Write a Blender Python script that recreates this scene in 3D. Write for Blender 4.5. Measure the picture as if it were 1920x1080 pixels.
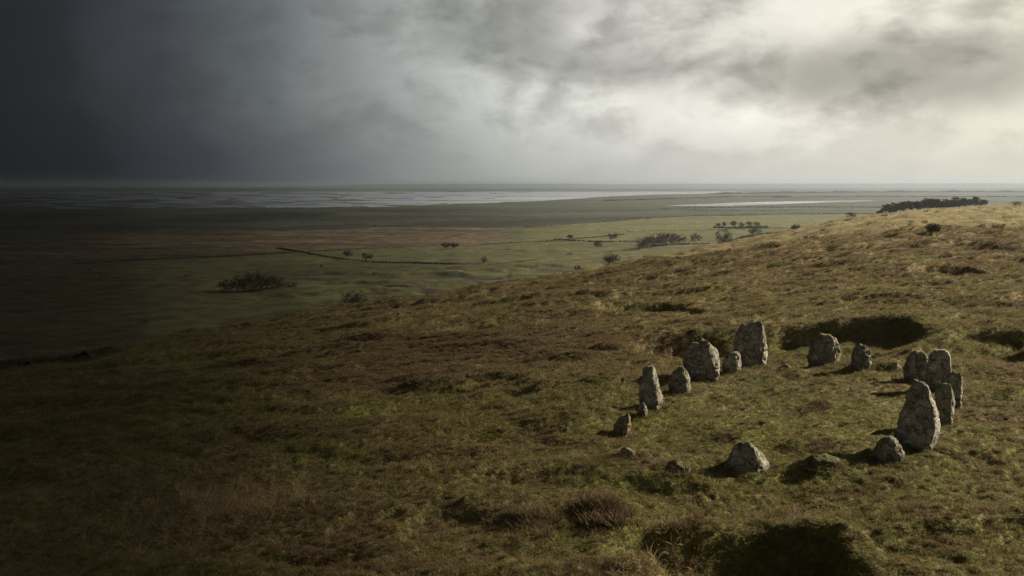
import bpy, math, random
import numpy as np
from mathutils import Vector, Matrix

# ------------------------------------------------------------------ scene, camera
S = bpy.context.scene
for _o in list(bpy.data.objects):
    bpy.data.objects.remove(_o)
COL = S.collection
R = math.radians
W, H = 1920.0, 1080.0
LENS = 35.0
F = W * LENS / 36.0            # focal length in photograph pixels
HOR = 345.0                    # row of the level horizon
CZ = 36.0                      # camera height above the coastal plain

cam_d = bpy.data.cameras.new('camera')
cam = bpy.data.objects.new('camera', cam_d)
COL.objects.link(cam)
cam.location = (0, 0, CZ)
cam.rotation_euler = (R(90), 0, 0)
cam_d.lens = LENS
cam_d.sensor_width = 36
cam_d.shift_y = -(H / 2 - HOR) / W
cam_d.clip_start = 0.1
cam_d.clip_end = 80000
S.camera = cam

# ------------------------------------------------------------------ light
SUN_AZ = 76.0      # degrees to the right of the view direction (+Y)
SUN_EL = 29.0
SUN_STRENGTH = 5.0
EXPOSURE = 1.22
LDIR = Vector((math.sin(R(SUN_AZ)) * math.cos(R(SUN_EL)),
               math.cos(R(SUN_AZ)) * math.cos(R(SUN_EL)), math.sin(R(SUN_EL))))   # towards the sun
sun_d = bpy.data.lights.new('sun', 'SUN')
sun_d.energy = SUN_STRENGTH
sun_d.angle = R(0.5)
sun_d.color = (1.0, 0.91, 0.74)
sun = bpy.data.objects.new('sun', sun_d)
COL.objects.link(sun)
sun.rotation_euler = LDIR.to_track_quat('Z', 'Y').to_euler()
sun.location = (200, 100, 300)

S.view_settings.view_transform = 'Standard'
S.view_settings.look = 'None'
S.view_settings.gamma = 1
S.view_settings.use_curve_mapping = False
S.view_settings.exposure = EXPOSURE
S.render.engine = 'CYCLES'
cy = S.cycles
cy.use_denoising = True
cy.denoiser = 'OPENIMAGEDENOISE'
cy.denoising_input_passes = 'RGB_ALBEDO_NORMAL'
cy.denoising_prefilter = 'NONE'
cy.use_adaptive_sampling = True
cy.adaptive_threshold = 0.02
cy.max_bounces = 4
cy.diffuse_bounces = 2
cy.glossy_bounces = 2
cy.transmission_bounces = 2
cy.transparent_max_bounces = 8
cy.volume_bounces = 1


def lin(r, g, b):
    def f(c):
        c /= 255.0
        return c / 12.92 if c <= 0.04045 else ((c + 0.055) / 1.055) ** 2.4
    return (f(r), f(g), f(b), 1.0)


class NT:
    """small helper that writes node expressions"""
    def __init__(self, tree):
        self.t = tree
        self.n = tree.nodes
        self.l = tree.links

    def put(self, sock, v):
        if v is None:
            return
        if isinstance(v, bpy.types.NodeSocket):
            self.l.new(v, sock)
        else:
            sock.default_value = v

    def m(self, op, a, b=None, c=None, clamp=False):
        n = self.n.new('ShaderNodeMath')
        n.operation = op
        n.use_clamp = clamp
        for i, v in enumerate((a, b, c)):
            self.put(n.inputs[i], v)
        return n.outputs[0]

    def vm(self, op, a, b=None):
        n = self.n.new('ShaderNodeVectorMath')
        n.operation = op
        self.put(n.inputs[0], a)
        self.put(n.inputs[1], b)
        return n.outputs[0]

    def noise(self, vec, scale, detail=4, rough=0.5, dist=0.0, color=False):
        n = self.n.new('ShaderNodeTexNoise')
        n.inputs['Scale'].default_value = scale
        n.inputs['Detail'].default_value = detail
        n.inputs['Roughness'].default_value = rough
        n.inputs['Distortion'].default_value = dist
        self.put(n.inputs['Vector'], vec)
        return n.outputs['Color' if color else 'Fac']

    def ss(self, v, lo, hi, a=0.0, b=1.0):
        n = self.n.new('ShaderNodeMapRange')
        n.interpolation_type = 'SMOOTHSTEP'
        self.put(n.inputs[0], v)
        for i, q in enumerate((lo, hi, a, b)):
            self.put(n.inputs[i + 1], q)
        return n.outputs[0]

    def ramp(self, v, stops, interp='LINEAR'):
        n = self.n.new('ShaderNodeValToRGB')
        n.color_ramp.interpolation = interp
        e = n.color_ramp.elements
        while len(e) < len(stops):
            e.new(0.5)
        for i, (p, c) in enumerate(stops):
            e[i].position = p
            e[i].color = c if len(c) == 4 else (*c, 1)
        self.put(n.inputs[0], v)
        return n.outputs[0]

    def mix(self, f, a, b, blend='MIX'):
        n = self.n.new('ShaderNodeMix')
        n.data_type = 'RGBA'
        n.blend_type = blend
        self.put(n.inputs[0], f)
        self.put(n.inputs[6], a)
        self.put(n.inputs[7], b)
        return n.outputs[2]

    def attr(self, name, kind='GEOMETRY', out='Fac'):
        n = self.n.new('ShaderNodeAttribute')
        n.attribute_name = name
        n.attribute_type = kind
        return n.outputs[out]

    def comb(self, x, y, z):
        n = self.n.new('ShaderNodeCombineXYZ')
        for i, v in enumerate((x, y, z)):
            self.put(n.inputs[i], v)
        return n.outputs[0]


# ------------------------------------------------------------------ sky: storm bank to the left, brighter broken cloud towards the sun
def make_world():
    w = bpy.data.worlds.new('World')
    S.world = w
    w.use_nodes = True
    t = w.node_tree
    t.nodes.clear()
    k = NT(t)
    out = t.nodes.new('ShaderNodeOutputWorld')
    sky = t.nodes.new('ShaderNodeTexSky')
    sky.sky_type = 'NISHITA'
    sky.sun_disc = False
    sky.sun_elevation = R(SUN_EL)
    sky.sun_rotation = R(SUN_AZ)
    sky.air_density = 1.4
    sky.dust_density = 3.0
    bg1 = t.nodes.new('ShaderNodeBackground')
    bg1.inputs[1].default_value = 0.06
    t.links.new(sky.outputs[0], bg1.inputs[0])
    tc = t.nodes.new('ShaderNodeTexCoord')
    d = tc.outputs['Generated']
    sep = t.nodes.new('ShaderNodeSeparateXYZ')
    t.links.new(d, sep.inputs[0])
    x, y, z = sep.outputs
    az = k.m('ARCTAN2', x, y)
    el = k.m('ARCSINE', z)
    # cloud coordinates: layers flatten towards the horizon
    elv = k.m('ADD', k.m('MULTIPLY', el, 1.75), 0.0)
    cv = k.comb(az, elv, k.m('MULTIPLY', az, 0.15))
    wn = k.noise(cv, 6.0, 3, 0.5, 0, True)
    wv = k.vm('SUBTRACT', wn, (0.5, 0.5, 0.5))
    def scale_v(v, s):
        n = t.nodes.new('ShaderNodeVectorMath')
        n.operation = 'SCALE'
        t.links.new(v, n.inputs[0])
        n.inputs[3].default_value = s
        return n.outputs[0]
    cw = k.vm('ADD', cv, scale_v(wv, 0.07))
    nbig = k.noise(cw, 4.2, 6, 0.52, 0.2)
    nmid = k.noise(cw, 9.0, 9, 0.53, 0.0)
    nfine = k.noise(cw, 26.0, 6, 0.52, 0.0)
    def puff(v):
        return k.ss(k.m('ADD', k.noise(v, 9.0, 9, 0.53, 0.0), k.m('MULTIPLY', k.noise(v, 21.0, 7, 0.55, 0.0), 0.35)), 0.58, 0.80)
    pf = puff(cw)
    lit = k.m('SUBTRACT', pf, puff(k.vm('ADD', cw, (0.014, -0.020, 0.002))))     # sunward flanks of the billows
    swp = t.nodes.new('ShaderNodeSeparateXYZ')
    t.links.new(cw, swp.inputs[0])
    waz, wel = swp.outputs[0], swp.outputs[1]

    def blob(px, py, rx, ry, amp, rot=0.0):
        a0 = math.atan((px - 960) / F)
        e0 = math.atan((HOR - py) / F * math.cos(a0))
        dx = k.m('SUBTRACT', waz, a0)
        dy = k.m('SUBTRACT', wel, e0 * 1.75)
        c, s = math.cos(rot), math.sin(rot)
        qx = k.m('DIVIDE', k.m('ADD', k.m('MULTIPLY', dx, c), k.m('MULTIPLY', dy, s)), rx / F)
        qy = k.m('DIVIDE', k.m('SUBTRACT', k.m('MULTIPLY', dy, c), k.m('MULTIPLY', dx, s)), 1.75 * ry / F)
        r2 = k.m('ADD', k.m('MULTIPLY', qx, qx), k.m('MULTIPLY', qy, qy))
        g = k.m('EXPONENT', k.m('MULTIPLY', r2, -1.0))
        return k.m('MULTIPLY', g, amp)

    blobs = [  # grey cloud masses (+) and bright breaks (-)
        (1560, 150, 170, 55, 0.42), (1820, 140, 200, 62, 0.40), (1700, 90, 150, 40, 0.18), (1880, 190, 120, 40, 0.15),
        (1000, 70, 170, 75, 0.36), (1180, 130, 130, 45, 0.28), (870, 30, 130, 70, 0.26), (1330, 20, 110, 40, 0.2),
        (700, 60, 150, 60, 0.05),
        (1085, 55, 38, 28, -0.34), (860, 165, 130, 45, -0.26, -0.5), (1090, 185, 140, 40, -0.28), (740, 50, 60, 60, -0.14),
        (1330, 215, 150, 34, -0.2), (1420, 60, 160, 50, -0.07), (1650, 25, 200, 40, -0.08), (1200, 30, 60, 40, -0.15),
        (1600, 250, 420, 50, -0.28), (1000, 280, 260, 60, -0.05), (1130, 90, 50, 26, -0.12),
    ]
    dens = k.m('MULTIPLY', k.m('SUBTRACT', nbig, 0.5), 0.75)
    dens = k.m('ADD', dens, k.m('MULTIPLY', k.m('SUBTRACT', nmid, 0.5), 0.45))
    for b in blobs:
        dens = k.m('ADD', dens, blob(*b))
    # cloud texture dies out in the bright murk above the horizon
    band = k.ss(el, 0.0, 0.085, 0.12, 1.0)
    dens = k.m('MULTIPLY', dens, band)
    dens = k.m('ADD', dens, k.m('MULTIPLY', k.m('MULTIPLY', k.m('SUBTRACT', nfine, 0.5), 0.16), band))
    mod = k.ss(dens, -0.45, 0.62, 1.18, 0.46)
    relief = k.m('ADD', k.m('MULTIPLY', lit, 0.42), k.m('MULTIPLY', k.m('SUBTRACT', 0.5, pf), 0.20))
    relief = k.m('MULTIPLY', relief, k.m('MULTIPLY', band, k.ss(az, -0.42, 0.02, 0.25, 1.0)))
    mod = k.m('MULTIPLY', mod, k.m('ADD', 1.0, relief))
    # brightness by bearing: dark storm bank left; sky behind raised to fill shaded stone faces
    warp = k.m('MULTIPLY', k.m('SUBTRACT', nbig, 0.5), 0.22)
    azw = k.m('ADD', az, k.m('MULTIPLY', warp, band))
    lean = k.m('MULTIPLY', k.m('SUBTRACT', el, 0.02), 0.35)      # the bank leans
    azw = k.m('ADD', azw, lean)
    p = k.m('DIVIDE', k.m('ADD', azw, math.pi), 2 * math.pi, clamp=True)
    def pos(px):
        return (math.atan((px - 960) / F) + math.pi) / (2 * math.pi)
    def posd(deg):
        return (R(deg) + math.pi) / (2 * math.pi)
    stops = [(posd(-178), lin(132, 134, 136)), (posd(-90), lin(26, 29, 32)), (pos(-60), lin(25, 28, 31)),
             (pos(180), lin(36, 39, 43)), (pos(400), lin(66, 70, 76)), (pos(600), lin(106, 111, 113)),
             (pos(800), lin(158, 162, 160)), (pos(1000), lin(196, 198, 191)), (pos(1250), lin(216, 215, 207)),
             (pos(1550), lin(229, 225, 213)), (pos(1900), lin(233, 227, 211)), (posd(65), lin(236, 226, 202)),
             (posd(110), lin(170, 168, 160)), (posd(150), lin(142, 143, 142))]
    base = k.ramp(p, stops)
    col = k.mix(1.0, base, k.comb(mod, mod, mod), 'MULTIPLY')
    # overhead the deck is thick and grey
    top = k.ss(el, 0.17, 0.60, 0.0, 1.0)
    side = k.ss(az, -0.3, 1.1, 0.065, 0.24)
    col = k.mix(top, col, k.comb(side, k.m('MULTIPLY', side, 1.02), k.m('MULTIPLY', side, 1.03)))
    # dim bluish murk low in the storm
    murk = k.m('MULTIPLY', k.ss(az, -0.5, 0.0, 1.0, 0.0), k.ss(el, 0.0, 0.07, 1.0, 0.0))
    col = k.mix(k.m('MULTIPLY', murk, 0.5), col, k.mix(1.0, col, (0.82, 0.90, 1.08, 1), 'MULTIPLY'))
    bg2 = t.nodes.new('ShaderNodeBackground')
    bg2.inputs[1].default_value = 1.0 / 2 ** EXPOSURE
    t.links.new(col, bg2.inputs[0])
    mx = t.nodes.new('ShaderNodeMixShader')
    mx.inputs[0].default_value = 0.985
    t.links.new(bg1.outputs[0], mx.inputs[1])
    t.links.new(bg2.outputs[0], mx.inputs[2])
    t.links.new(mx.outputs[0], out.inputs[0])


make_world()

# ------------------------------------------------------------------ numpy noise
def _hash(ix, iy, iz, seed):
    h = (ix.astype(np.int64) * 374761393 + iy.astype(np.int64) * 668265263 + iz.astype(np.int64) * 2147483647
         + np.int64(seed) * 974634777) & 0xFFFFFFFF
    h = ((h ^ (h >> 13)) * 1274126177) & 0xFFFFFFFF
    h = ((h ^ (h >> 16)) * 2246822519) & 0xFFFFFFFF
    return ((h ^ (h >> 15)) & 0xFFFFFF) / float(0xFFFFFF) * 2 - 1


def noise2(x, y, seed=0):
    x = np.asarray(x, float); y = np.asarray(y, float)
    ix = np.floor(x); iy = np.floor(y)
    fx = x - ix; fy = y - iy
    ix = ix.astype(np.int64); iy = iy.astype(np.int64)
    z = np.zeros_like(ix)
    u = fx * fx * fx * (fx * (fx * 6 - 15) + 10)
    v = fy * fy * fy * (fy * (fy * 6 - 15) + 10)

    def g(i, j, dx, dy):
        a = _hash(i, j, z, seed) * math.pi
        return np.cos(a) * dx + np.sin(a) * dy
    a = g(ix, iy, fx, fy); b = g(ix + 1, iy, fx - 1, fy)
    c = g(ix, iy + 1, fx, fy - 1); d = g(ix + 1, iy + 1, fx - 1, fy - 1)
    return 1.5 * ((a * (1 - u) + b * u) * (1 - v) + (c * (1 - u) + d * u) * v)


def fbm2(x, y, o=4, seed=0, gain=0.5):
    s = 0; a = 1.0; n = 0
    for i in range(o):
        s = s + a * noise2(x, y, seed + i * 17)
        n += a; a *= gain
        x = x * 2.03 + 11.7; y = y * 2.03 - 5.3
    return s / n


def noise3(x, y, z, seed=0):
    ix = np.floor(x); iy = np.floor(y); iz = np.floor(z)
    fx = x - ix; fy = y - iy; fz = z - iz
    ix = ix.astype(np.int64); iy = iy.astype(np.int64); iz = iz.astype(np.int64)
    u = fx * fx * (3 - 2 * fx); v = fy * fy * (3 - 2 * fy); w = fz * fz * (3 - 2 * fz)
    r = 0
    for a in (0, 1):
        for b in (0, 1):
            for c in (0, 1):
                r = r + _hash(ix + a, iy + b, iz + c, seed) * (u if a else 1 - u) * (v if b else 1 - v) * (w if c else 1 - w)
    return r


def sstep(v, lo, hi):
    q = np.clip((v - lo) / (hi - lo), 0, 1)
    return q * q * (3 - 2 * q)


# ------------------------------------------------------------------ the hill as a height field
_T = np.array([-1.3, -0.9, -0.514, -0.343, -0.171, -0.02, 0.096, 0.236, 0.364, 0.503, 0.8, 1.3])
_S = np.array([0.262, 0.232, 0.186, 0.158, 0.1285, 0.105, 0.0857, 0.0565, 0.0305, 0.0208, 0.02, 0.02])
_Y = np.array([60.0, 66.0, 80.0, 95.0, 112.0, 138.0, 170.0, 280.0, 420.0, 560.0, 640.0, 680.0])
_TD = np.linspace(-1.3, 1.3, 521)


def _smooth(v):
    d = np.interp(_TD, _T, v)
    ker = np.hanning(35); ker /= ker.sum()
    return np.convolve(np.pad(d, 17, mode='edge'), ker, mode='valid')


_SD, _YD = _smooth(_S), _smooth(_Y)
A0 = 6.5


def hill_base(x, y):
    x = np.asarray(x, float); y = np.asarray(y, float)
    t = np.clip(x / np.maximum(y, 16.0), -1.3, 1.3)
    s = np.interp(t, _TD, _SD); ys = np.interp(t, _TD, _YD)
    yy = np.maximum(y, 0)
    b = s - 2 * A0 / ys
    c = A0 / ys ** 2
    z = -(A0 + b * yy + c * yy ** 2)
    z -= 0.0006 * np.maximum(0, yy - 1.2 * ys) ** 2
    return np.maximum(CZ + z, -0.6)


def at_z(px, dist, z=None):
    return (px - 960) / F * dist


def on_plain(px, py, z=0.0):
    d = (CZ - z) * F / (py - HOR)
    return ((px - 960) / F * d, d)


def on_hill(px, py, fn=None):
    """first point of the height field met by the view ray through a photograph pixel"""
    fn = fn or hill_base
    tx = (px - 960) / F; tz = (HOR - py) / F
    y = np.concatenate([np.arange(8, 120, 0.05), np.arange(120, 900, 0.5)])
    d = CZ + tz * y - fn(tx * y, y)
    i = np.argmax(d < 0)
    if d[i] >= 0:
        i = int(np.argmin(d))
    return float(tx * y[i]), float(y[i])


# hollows and mounds: (photo x, photo y, half width in px, half depth in m, depth in m, far wall sharpness)
HOLLOW = []
def hollow(px, py, hw, ry, dep, wf=0.25, wn=0.9, dist=None, lip=0.0):
    x, y = on_hill(px, py)
    if dist:
        y = dist; x = (px - 960) / F * dist
    HOLLOW.append((x, y, hw / F * y, ry, dep, wf, wn, lip))

hollow(1490, 640, 305, 6.2, 0.98, 0.10, 0.95, dist=41.5, lip=0.18)
hollow(1860, 662, 130, 3.0, 0.5, 0.2, 0.9, lip=0.1)
hollow(1415, 1060, 240, 2.75, 0.72, 0.20, 0.5, dist=17.05, lip=0.10)
hollow(1790, 516, 75, 3.6, 0.85, 0.3)
hollow(1815, 466, 70, 5.0, 0.8, 0.3)
hollow(1740, 470, 40, 3.5, 0.5, 0.3)
hollow(1205, 578, 125, 4.0, 0.7, 0.25)
hollow(1290, 575, 60, 2.8, 0.4, 0.3)
hollow(900, 617, 75, 2.6, 0.55, 0.3)
hollow(1070, 636, 85, 2.2, 0.5, 0.3)
hollow(950, 560, 60, 3.0, 0.5, 0.3)
hollow(740, 725, 60, 1.2, 0.3, 0.3)
hollow(930, 720, 80, 1.3, 0.28, 0.3)
hollow(1860, 640, 90, 2.2, 0.5, 0.3)
hollow(1590, 440, 50, 6.0, 0.8, 0.3)
hollow(1500, 452, 45, 6.0, 0.7, 0.3)
hollow(1890, 432, 60, 8.0, 1.0, 0.3)
hollow(560, 640, 130, 2.6, 0.5, 0.3)
hollow(370, 668, 120, 2.4, 0.45, 0.3)
hollow(1890, 408, 40, 9.0, 1.0, 0.3)
hollow(1650, 455, 40, 5.0, 0.6, 0.3)
hollow(1180, 520, 50, 3.5, 0.5, 0.3)
MOUND = []
def mound(px, py, hw, ry, h, dist=None):
    x, y = on_hill(px, py)
    if dist:
        y = dist; x = (px - 960) / F * dist
    MOUND.append((x, y, hw / F * y, ry, h))

mound(1482, 1075, 52, 0.75, 0.62, dist=16.9)
mound(1175, 858, 60, 0.9, 0.22)
mound(1265, 880, 70, 0.8, 0.14)
mound(1545, 872, 60, 0.8, 0.07)
mound(1130, 962, 55, 0.7, 0.22)
mound(990, 985, 60, 0.8, 0.18)
mound(1530, 832, 60, 0.7, 0.15)
mound(1440, 800, 40, 0.6, 0.10)
mound(1550, 760, 40, 0.6, 0.14)
mound(1370, 815, 45, 0.6, 0.12)
mound(1680, 692, 55, 0.9, 0.20)
mound(1230, 1060, 90, 0.9, 0.35, dist=16.6)
mound(1820, 660, 60, 1.4, 0.35)
RING_C = on_hill(1480, 775)
STONE_PTS = []      # x, y, radius; filled before the height field is sampled


def y0_big(cy_):
    return abs(cy_ - 41.5) < 0.1 or abs(cy_ - 17.05) < 0.01


def pit_calm(x, y):
    """less random relief in and round the dug hollow behind the ring"""
    hx, hy, rx, ry = HOLLOW[0][:4]
    return 1 - 0.75 * np.exp(-(((x - hx) / (rx * 1.1)) ** 2 + ((y - hy) / (ry * 1.2)) ** 2) ** 2)


def ring_mask(x, y):
    return np.exp(-(((x - RING_C[0]) / 5.2) ** 2 + ((y - RING_C[1]) / 6.2) ** 2) ** 2)


def hill_mid(x, y):
    """base plus hollows and mounds: what stones stand on"""
    z = hill_base(x, y)
    wob = 0.16 * fbm2(x * 0.55, y * 0.55, 3, 91) + 0.22 * noise2(x * 0.17, y * 0.17, 92)
    for (cx, cyy, rx, ry, dep, wf, wn, lip) in HOLLOW:
        dx = (x - cx) / rx; dy = (y - cyy) / ry
        m = (np.abs(dx) < 1.6) & (np.abs(dy) < 1.6)
        if not np.any(m):
            continue
        if y0_big(cyy):
            r = (np.abs(dx) ** 5 + np.abs(dy) ** 5) ** (1 / 5) + wob * (0.40 if cyy > 20 else 0.9)
        else:
            r = np.sqrt(dx * dx + dy * dy) + wob * 1.0
        w = wn + (wf - wn) * sstep(dy, -0.3, 0.5)
        z = z - np.where(m, dep * sstep(1 - r, 0, w), 0)
        if lip:
            z = z + np.where(m, lip * np.exp(-((r - 1.08) / 0.12) ** 2) * sstep(dy, 0.0, 0.5), 0)
    for (cx, cyy, rx, ry, h) in MOUND:
        dx = (x - cx) / rx; dy = (y - cyy) / ry
        r2 = dx * dx + dy * dy
        z = z + h * np.exp(-r2 * (1 + wob))
    return z


def hill_height(x, y, fine=True):
    z = hill_mid(x, y)
    ring = ring_mask(x, y)
    far = sstep(y, 30, 160)
    calm = pit_calm(x, y)
    amp = (1 - 0.25 * ring)
    # peat scarps: small steps running across the slope
    st = 1 - 0.6 * far
    n1 = fbm2(x * 0.050 * st + 3, y * 0.10, 4, 11)
    calm = calm * (1 - 0.75 * ring)
    z = z + calm * amp * (0.26 + 0.50 * far) * (sstep(n1, -0.05, 0.08) - 0.5)
    n2 = fbm2(x * 0.15 * st + 8, y * 0.25 - 4, 4, 21)
    z = z + calm * amp * (0.18 + 0.14 * far) * (sstep(n2, -0.06, 0.12) - 0.5)
    z = z + (0.4 + 0.6 * calm) * amp * (0.42 + 0.45 * far) * fbm2(x * 0.12, y * 0.15, 3, 31)
    # hummocks: rounded tops, sharp creases
    b1 = np.abs(noise2(x * 0.62 + 0.3 * noise2(x * 0.4, y * 0.4, 43), y * 0.75, 41))
    b2 = np.abs(noise2(x * 1.45, y * 1.7, 42))
    z = z + amp * (1 - 0.55 * sstep(y, 60, 170)) * (0.15 * b1 + 0.085 * b2)
    if fine:
        b3 = np.abs(noise2(x * 3.4 + 5, y * 3.9, 44))
        z = z + amp * 0.07 * b3 + 0.02 * noise2(x * 8.0, y * 8.5, 45)
    keep = (y > 5)
    return np.maximum(z, -0.6)


def veg_masks(x, y):
    """green turf, rusty heather/bracken and bleached straw, each 0..1"""
    def b(px, py, hw, ry):
        bx, by = on_hill(px, py)
        return np.exp(-(((x - bx) / (hw / F * by)) ** 2 + ((y - by) / ry) ** 2))
    n = fbm2(x * 0.11, y * 0.11, 5, 61, 0.55)
    n2 = fbm2(x * 0.5, y * 0.5, 4, 62, 0.55)
    g = 0.13 + 1.15 * n + 0.6 * n2
    g += 0.5 * ring_mask(x, y) + 0.5 * b(930, 760, 260, 5) + 0.3 * b(640, 850, 260, 3) + 0.35 * b(1720, 980, 300, 3) + 0.4 * b(1250, 930, 200, 1.5)
    g += 0.5 * b(1500, 640, 250, 3.2) + 0.3 * b(560, 610, 160, 6)
    g -= 0.75 * b(830, 660, 420, 7) + 0.3 * b(430, 960, 200, 2.0)
    green = sstep(g, 0.0, 0.55) * (1 - 0.7 * sstep(y, 48, 110))
    r = -0.06 + 1.0 * fbm2(x * 0.16 + 40, y * 0.16, 5, 63, 0.55) + 0.5 * fbm2(x * 0.9, y * 0.9, 3, 64)
    r += 0.75 * b(830, 660, 420, 8) + 0.45 * b(1150, 530, 300, 14) - 0.3 * ring_mask(x, y) + 0.25 * b(1650, 470, 300, 40)
    rust = sstep(r, 0.0, 0.5) * (1 - 0.6 * green)
    s = -0.15 + 0.9 * fbm2(x * 0.3, y * 0.3, 4, 65, 0.6) + 0.7 * fbm2(x * 1.6, y * 1.6, 3, 66)
    s += 0.5 * b(430, 950, 210, 2.2) + 0.34 * sstep(y, 40, 85) + 0.55 * sstep(y, 80, 220)
    straw = sstep(s, 0.0, 0.55)
    return green, rust, straw


# ------------------------------------------------------------------ mesh helpers
def tag(o, label=None, cat=None, group=None, kind=None):
    if label: o['label'] = label
    if cat: o['category'] = cat
    if group: o['group'] = group
    if kind: o['kind'] = kind
    return o


def mesh_np(name, v, f, mat, smooth=True):
    """v (n,3), f (m,3) or (m,4) arrays -> mesh"""
    me = bpy.data.meshes.new(name)
    v = np.asarray(v, np.float32); f = np.asarray(f, np.int32)
    k = f.shape[1]
    me.vertices.add(len(v)); me.vertices.foreach_set('co', v.ravel())
    me.loops.add(f.size); me.loops.foreach_set('vertex_index', f.ravel())
    me.polygons.add(len(f))
    me.polygons.foreach_set('loop_start', np.arange(0, f.size, k, dtype=np.int32))
    me.polygons.foreach_set('loop_total', np.full(len(f), k, np.int32))
    me.polygons.foreach_set('use_smooth', np.full(len(f), smooth, bool))
    me.update(calc_edges=True)
    me.validate()
    if mat: me.materials.append(mat)
    return me


def add_attr(me, name, vals):
    a = me.attributes.new(name, 'FLOAT', 'POINT')
    a.data.foreach_set('value', np.asarray(vals, np.float32))


def obj(name, me, parent=None, loc=(0, 0, 0)):
    o = bpy.data.objects.new(name, me)
    COL.objects.link(o)
    o.location = loc
    if parent: o.parent = parent
    return o


def grid_faces(nr, nc):
    i = np.arange(nr - 1)[:, None] * nc + np.arange(nc - 1)[None, :]
    return np.stack([i, i + 1, i + nc + 1, i + nc], -1).reshape(-1, 4)


def material(name):
    m = bpy.data.materials.new(name)
    m.use_nodes = True
    t = m.node_tree
    b = t.nodes['Principled BSDF']
    b.inputs['Specular IOR Level'].default_value = 0.15
    b.inputs['Roughness'].default_value = 0.9
    return m, NT(t), b


def bump(k, b, h, strength, dist):
    n = k.n.new('ShaderNodeBump')
    n.inputs['Strength'].default_value = strength
    n.inputs['Distance'].default_value = dist
    k.put(n.inputs['Height'], h)
    k.l.new(n.outputs[0], b.inputs['Normal'])


def world_pos(k):
    return k.n.new('ShaderNodeNewGeometry').outputs['Position']


# ------------------------------------------------------------------ materials
GREEN = (0.102, 0.099, 0.021); OLIVE = (0.130, 0.116, 0.034)
BROWN = (0.142, 0.108, 0.050); RUST = (0.108, 0.068, 0.036); STRAW = (0.30, 0.225, 0.115)


def mat_moor():
    m, k, b = material('moor_turf')
    p = world_pos(k)
    g, r, s = k.attr('green'), k.attr('rust'), k.attr('straw')
    n1 = k.noise(p, 2.2, 5, 0.6)
    n2 = k.noise(p, 9.0, 4, 0.65)
    n3 = k.noise(p, 0.35, 5, 0.6)
    c = k.mix(k.ss(n1, 0.3, 0.7), (*BROWN, 1), (*OLIVE, 1))
    c = k.mix(k.m('MULTIPLY', g, k.ss(n1, 0.15, 0.55, 0.55, 1.0)), c, (*GREEN, 1))
    c = k.mix(k.m('MULTIPLY', r, k.ss(n2, 0.2, 0.6, 0.4, 1.0)), c, (*RUST, 1))
    c = k.mix(k.m('MULTIPLY', s, k.ss(n2, 0.42, 0.70, 0.22, 0.78)), c, (*STRAW, 1))
    v = k.ss(n3, 0.25, 0.75, 0.72, 1.22)
    c = k.mix(1.0, c, k.comb(v, v, v), 'MULTIPLY')
    v2 = k.ss(n2, 0.3, 0.7, 0.6, 1.3)
    c = k.mix(1.0, c, k.comb(v2, v2, v2), 'MULTIPLY')
    k.put(b.inputs['Base Color'], c)
    hsum = k.m('ADD', k.noise(p, 14.0, 4, 0.7), k.m('MULTIPLY', k.noise(p, 3.5, 3, 0.6), 1.5))
    bump(k, b, hsum, 0.9, 0.08)
    return m


def mat_blade():
    m, k, b = material('grass_blade')
    tint = k.attr('tint', 'INSTANCER', 'Vector')
    a = k.attr('along')
    rnd = k.attr('blade')
    tip = k.mix(0.55, tint, (0.26, 0.19, 0.09, 1))
    c = k.mix(k.m('MULTIPLY', a, 0.75), tint, tip)
    v = k.ss(rnd, 0.0, 1.0, 0.6, 1.45)
    c = k.mix(1.0, c, k.comb(v, v, v), 'MULTIPLY')
    k.put(b.inputs['Base Color'], c)
    b.inputs['Roughness'].default_value = 0.6
    tr = k.n.new('ShaderNodeBsdfTranslucent')
    k.l.new(c, tr.inputs[0])
    mx = k.n.new('ShaderNodeMixShader')
    mx.inputs[0].default_value = 0.25
    k.l.new(b.outputs[0], mx.inputs[1]); k.l.new(tr.outputs[0], mx.inputs[2])
    k.l.new(mx.outputs[0], k.n['Material Output'].inputs[0])
    return m


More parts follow.
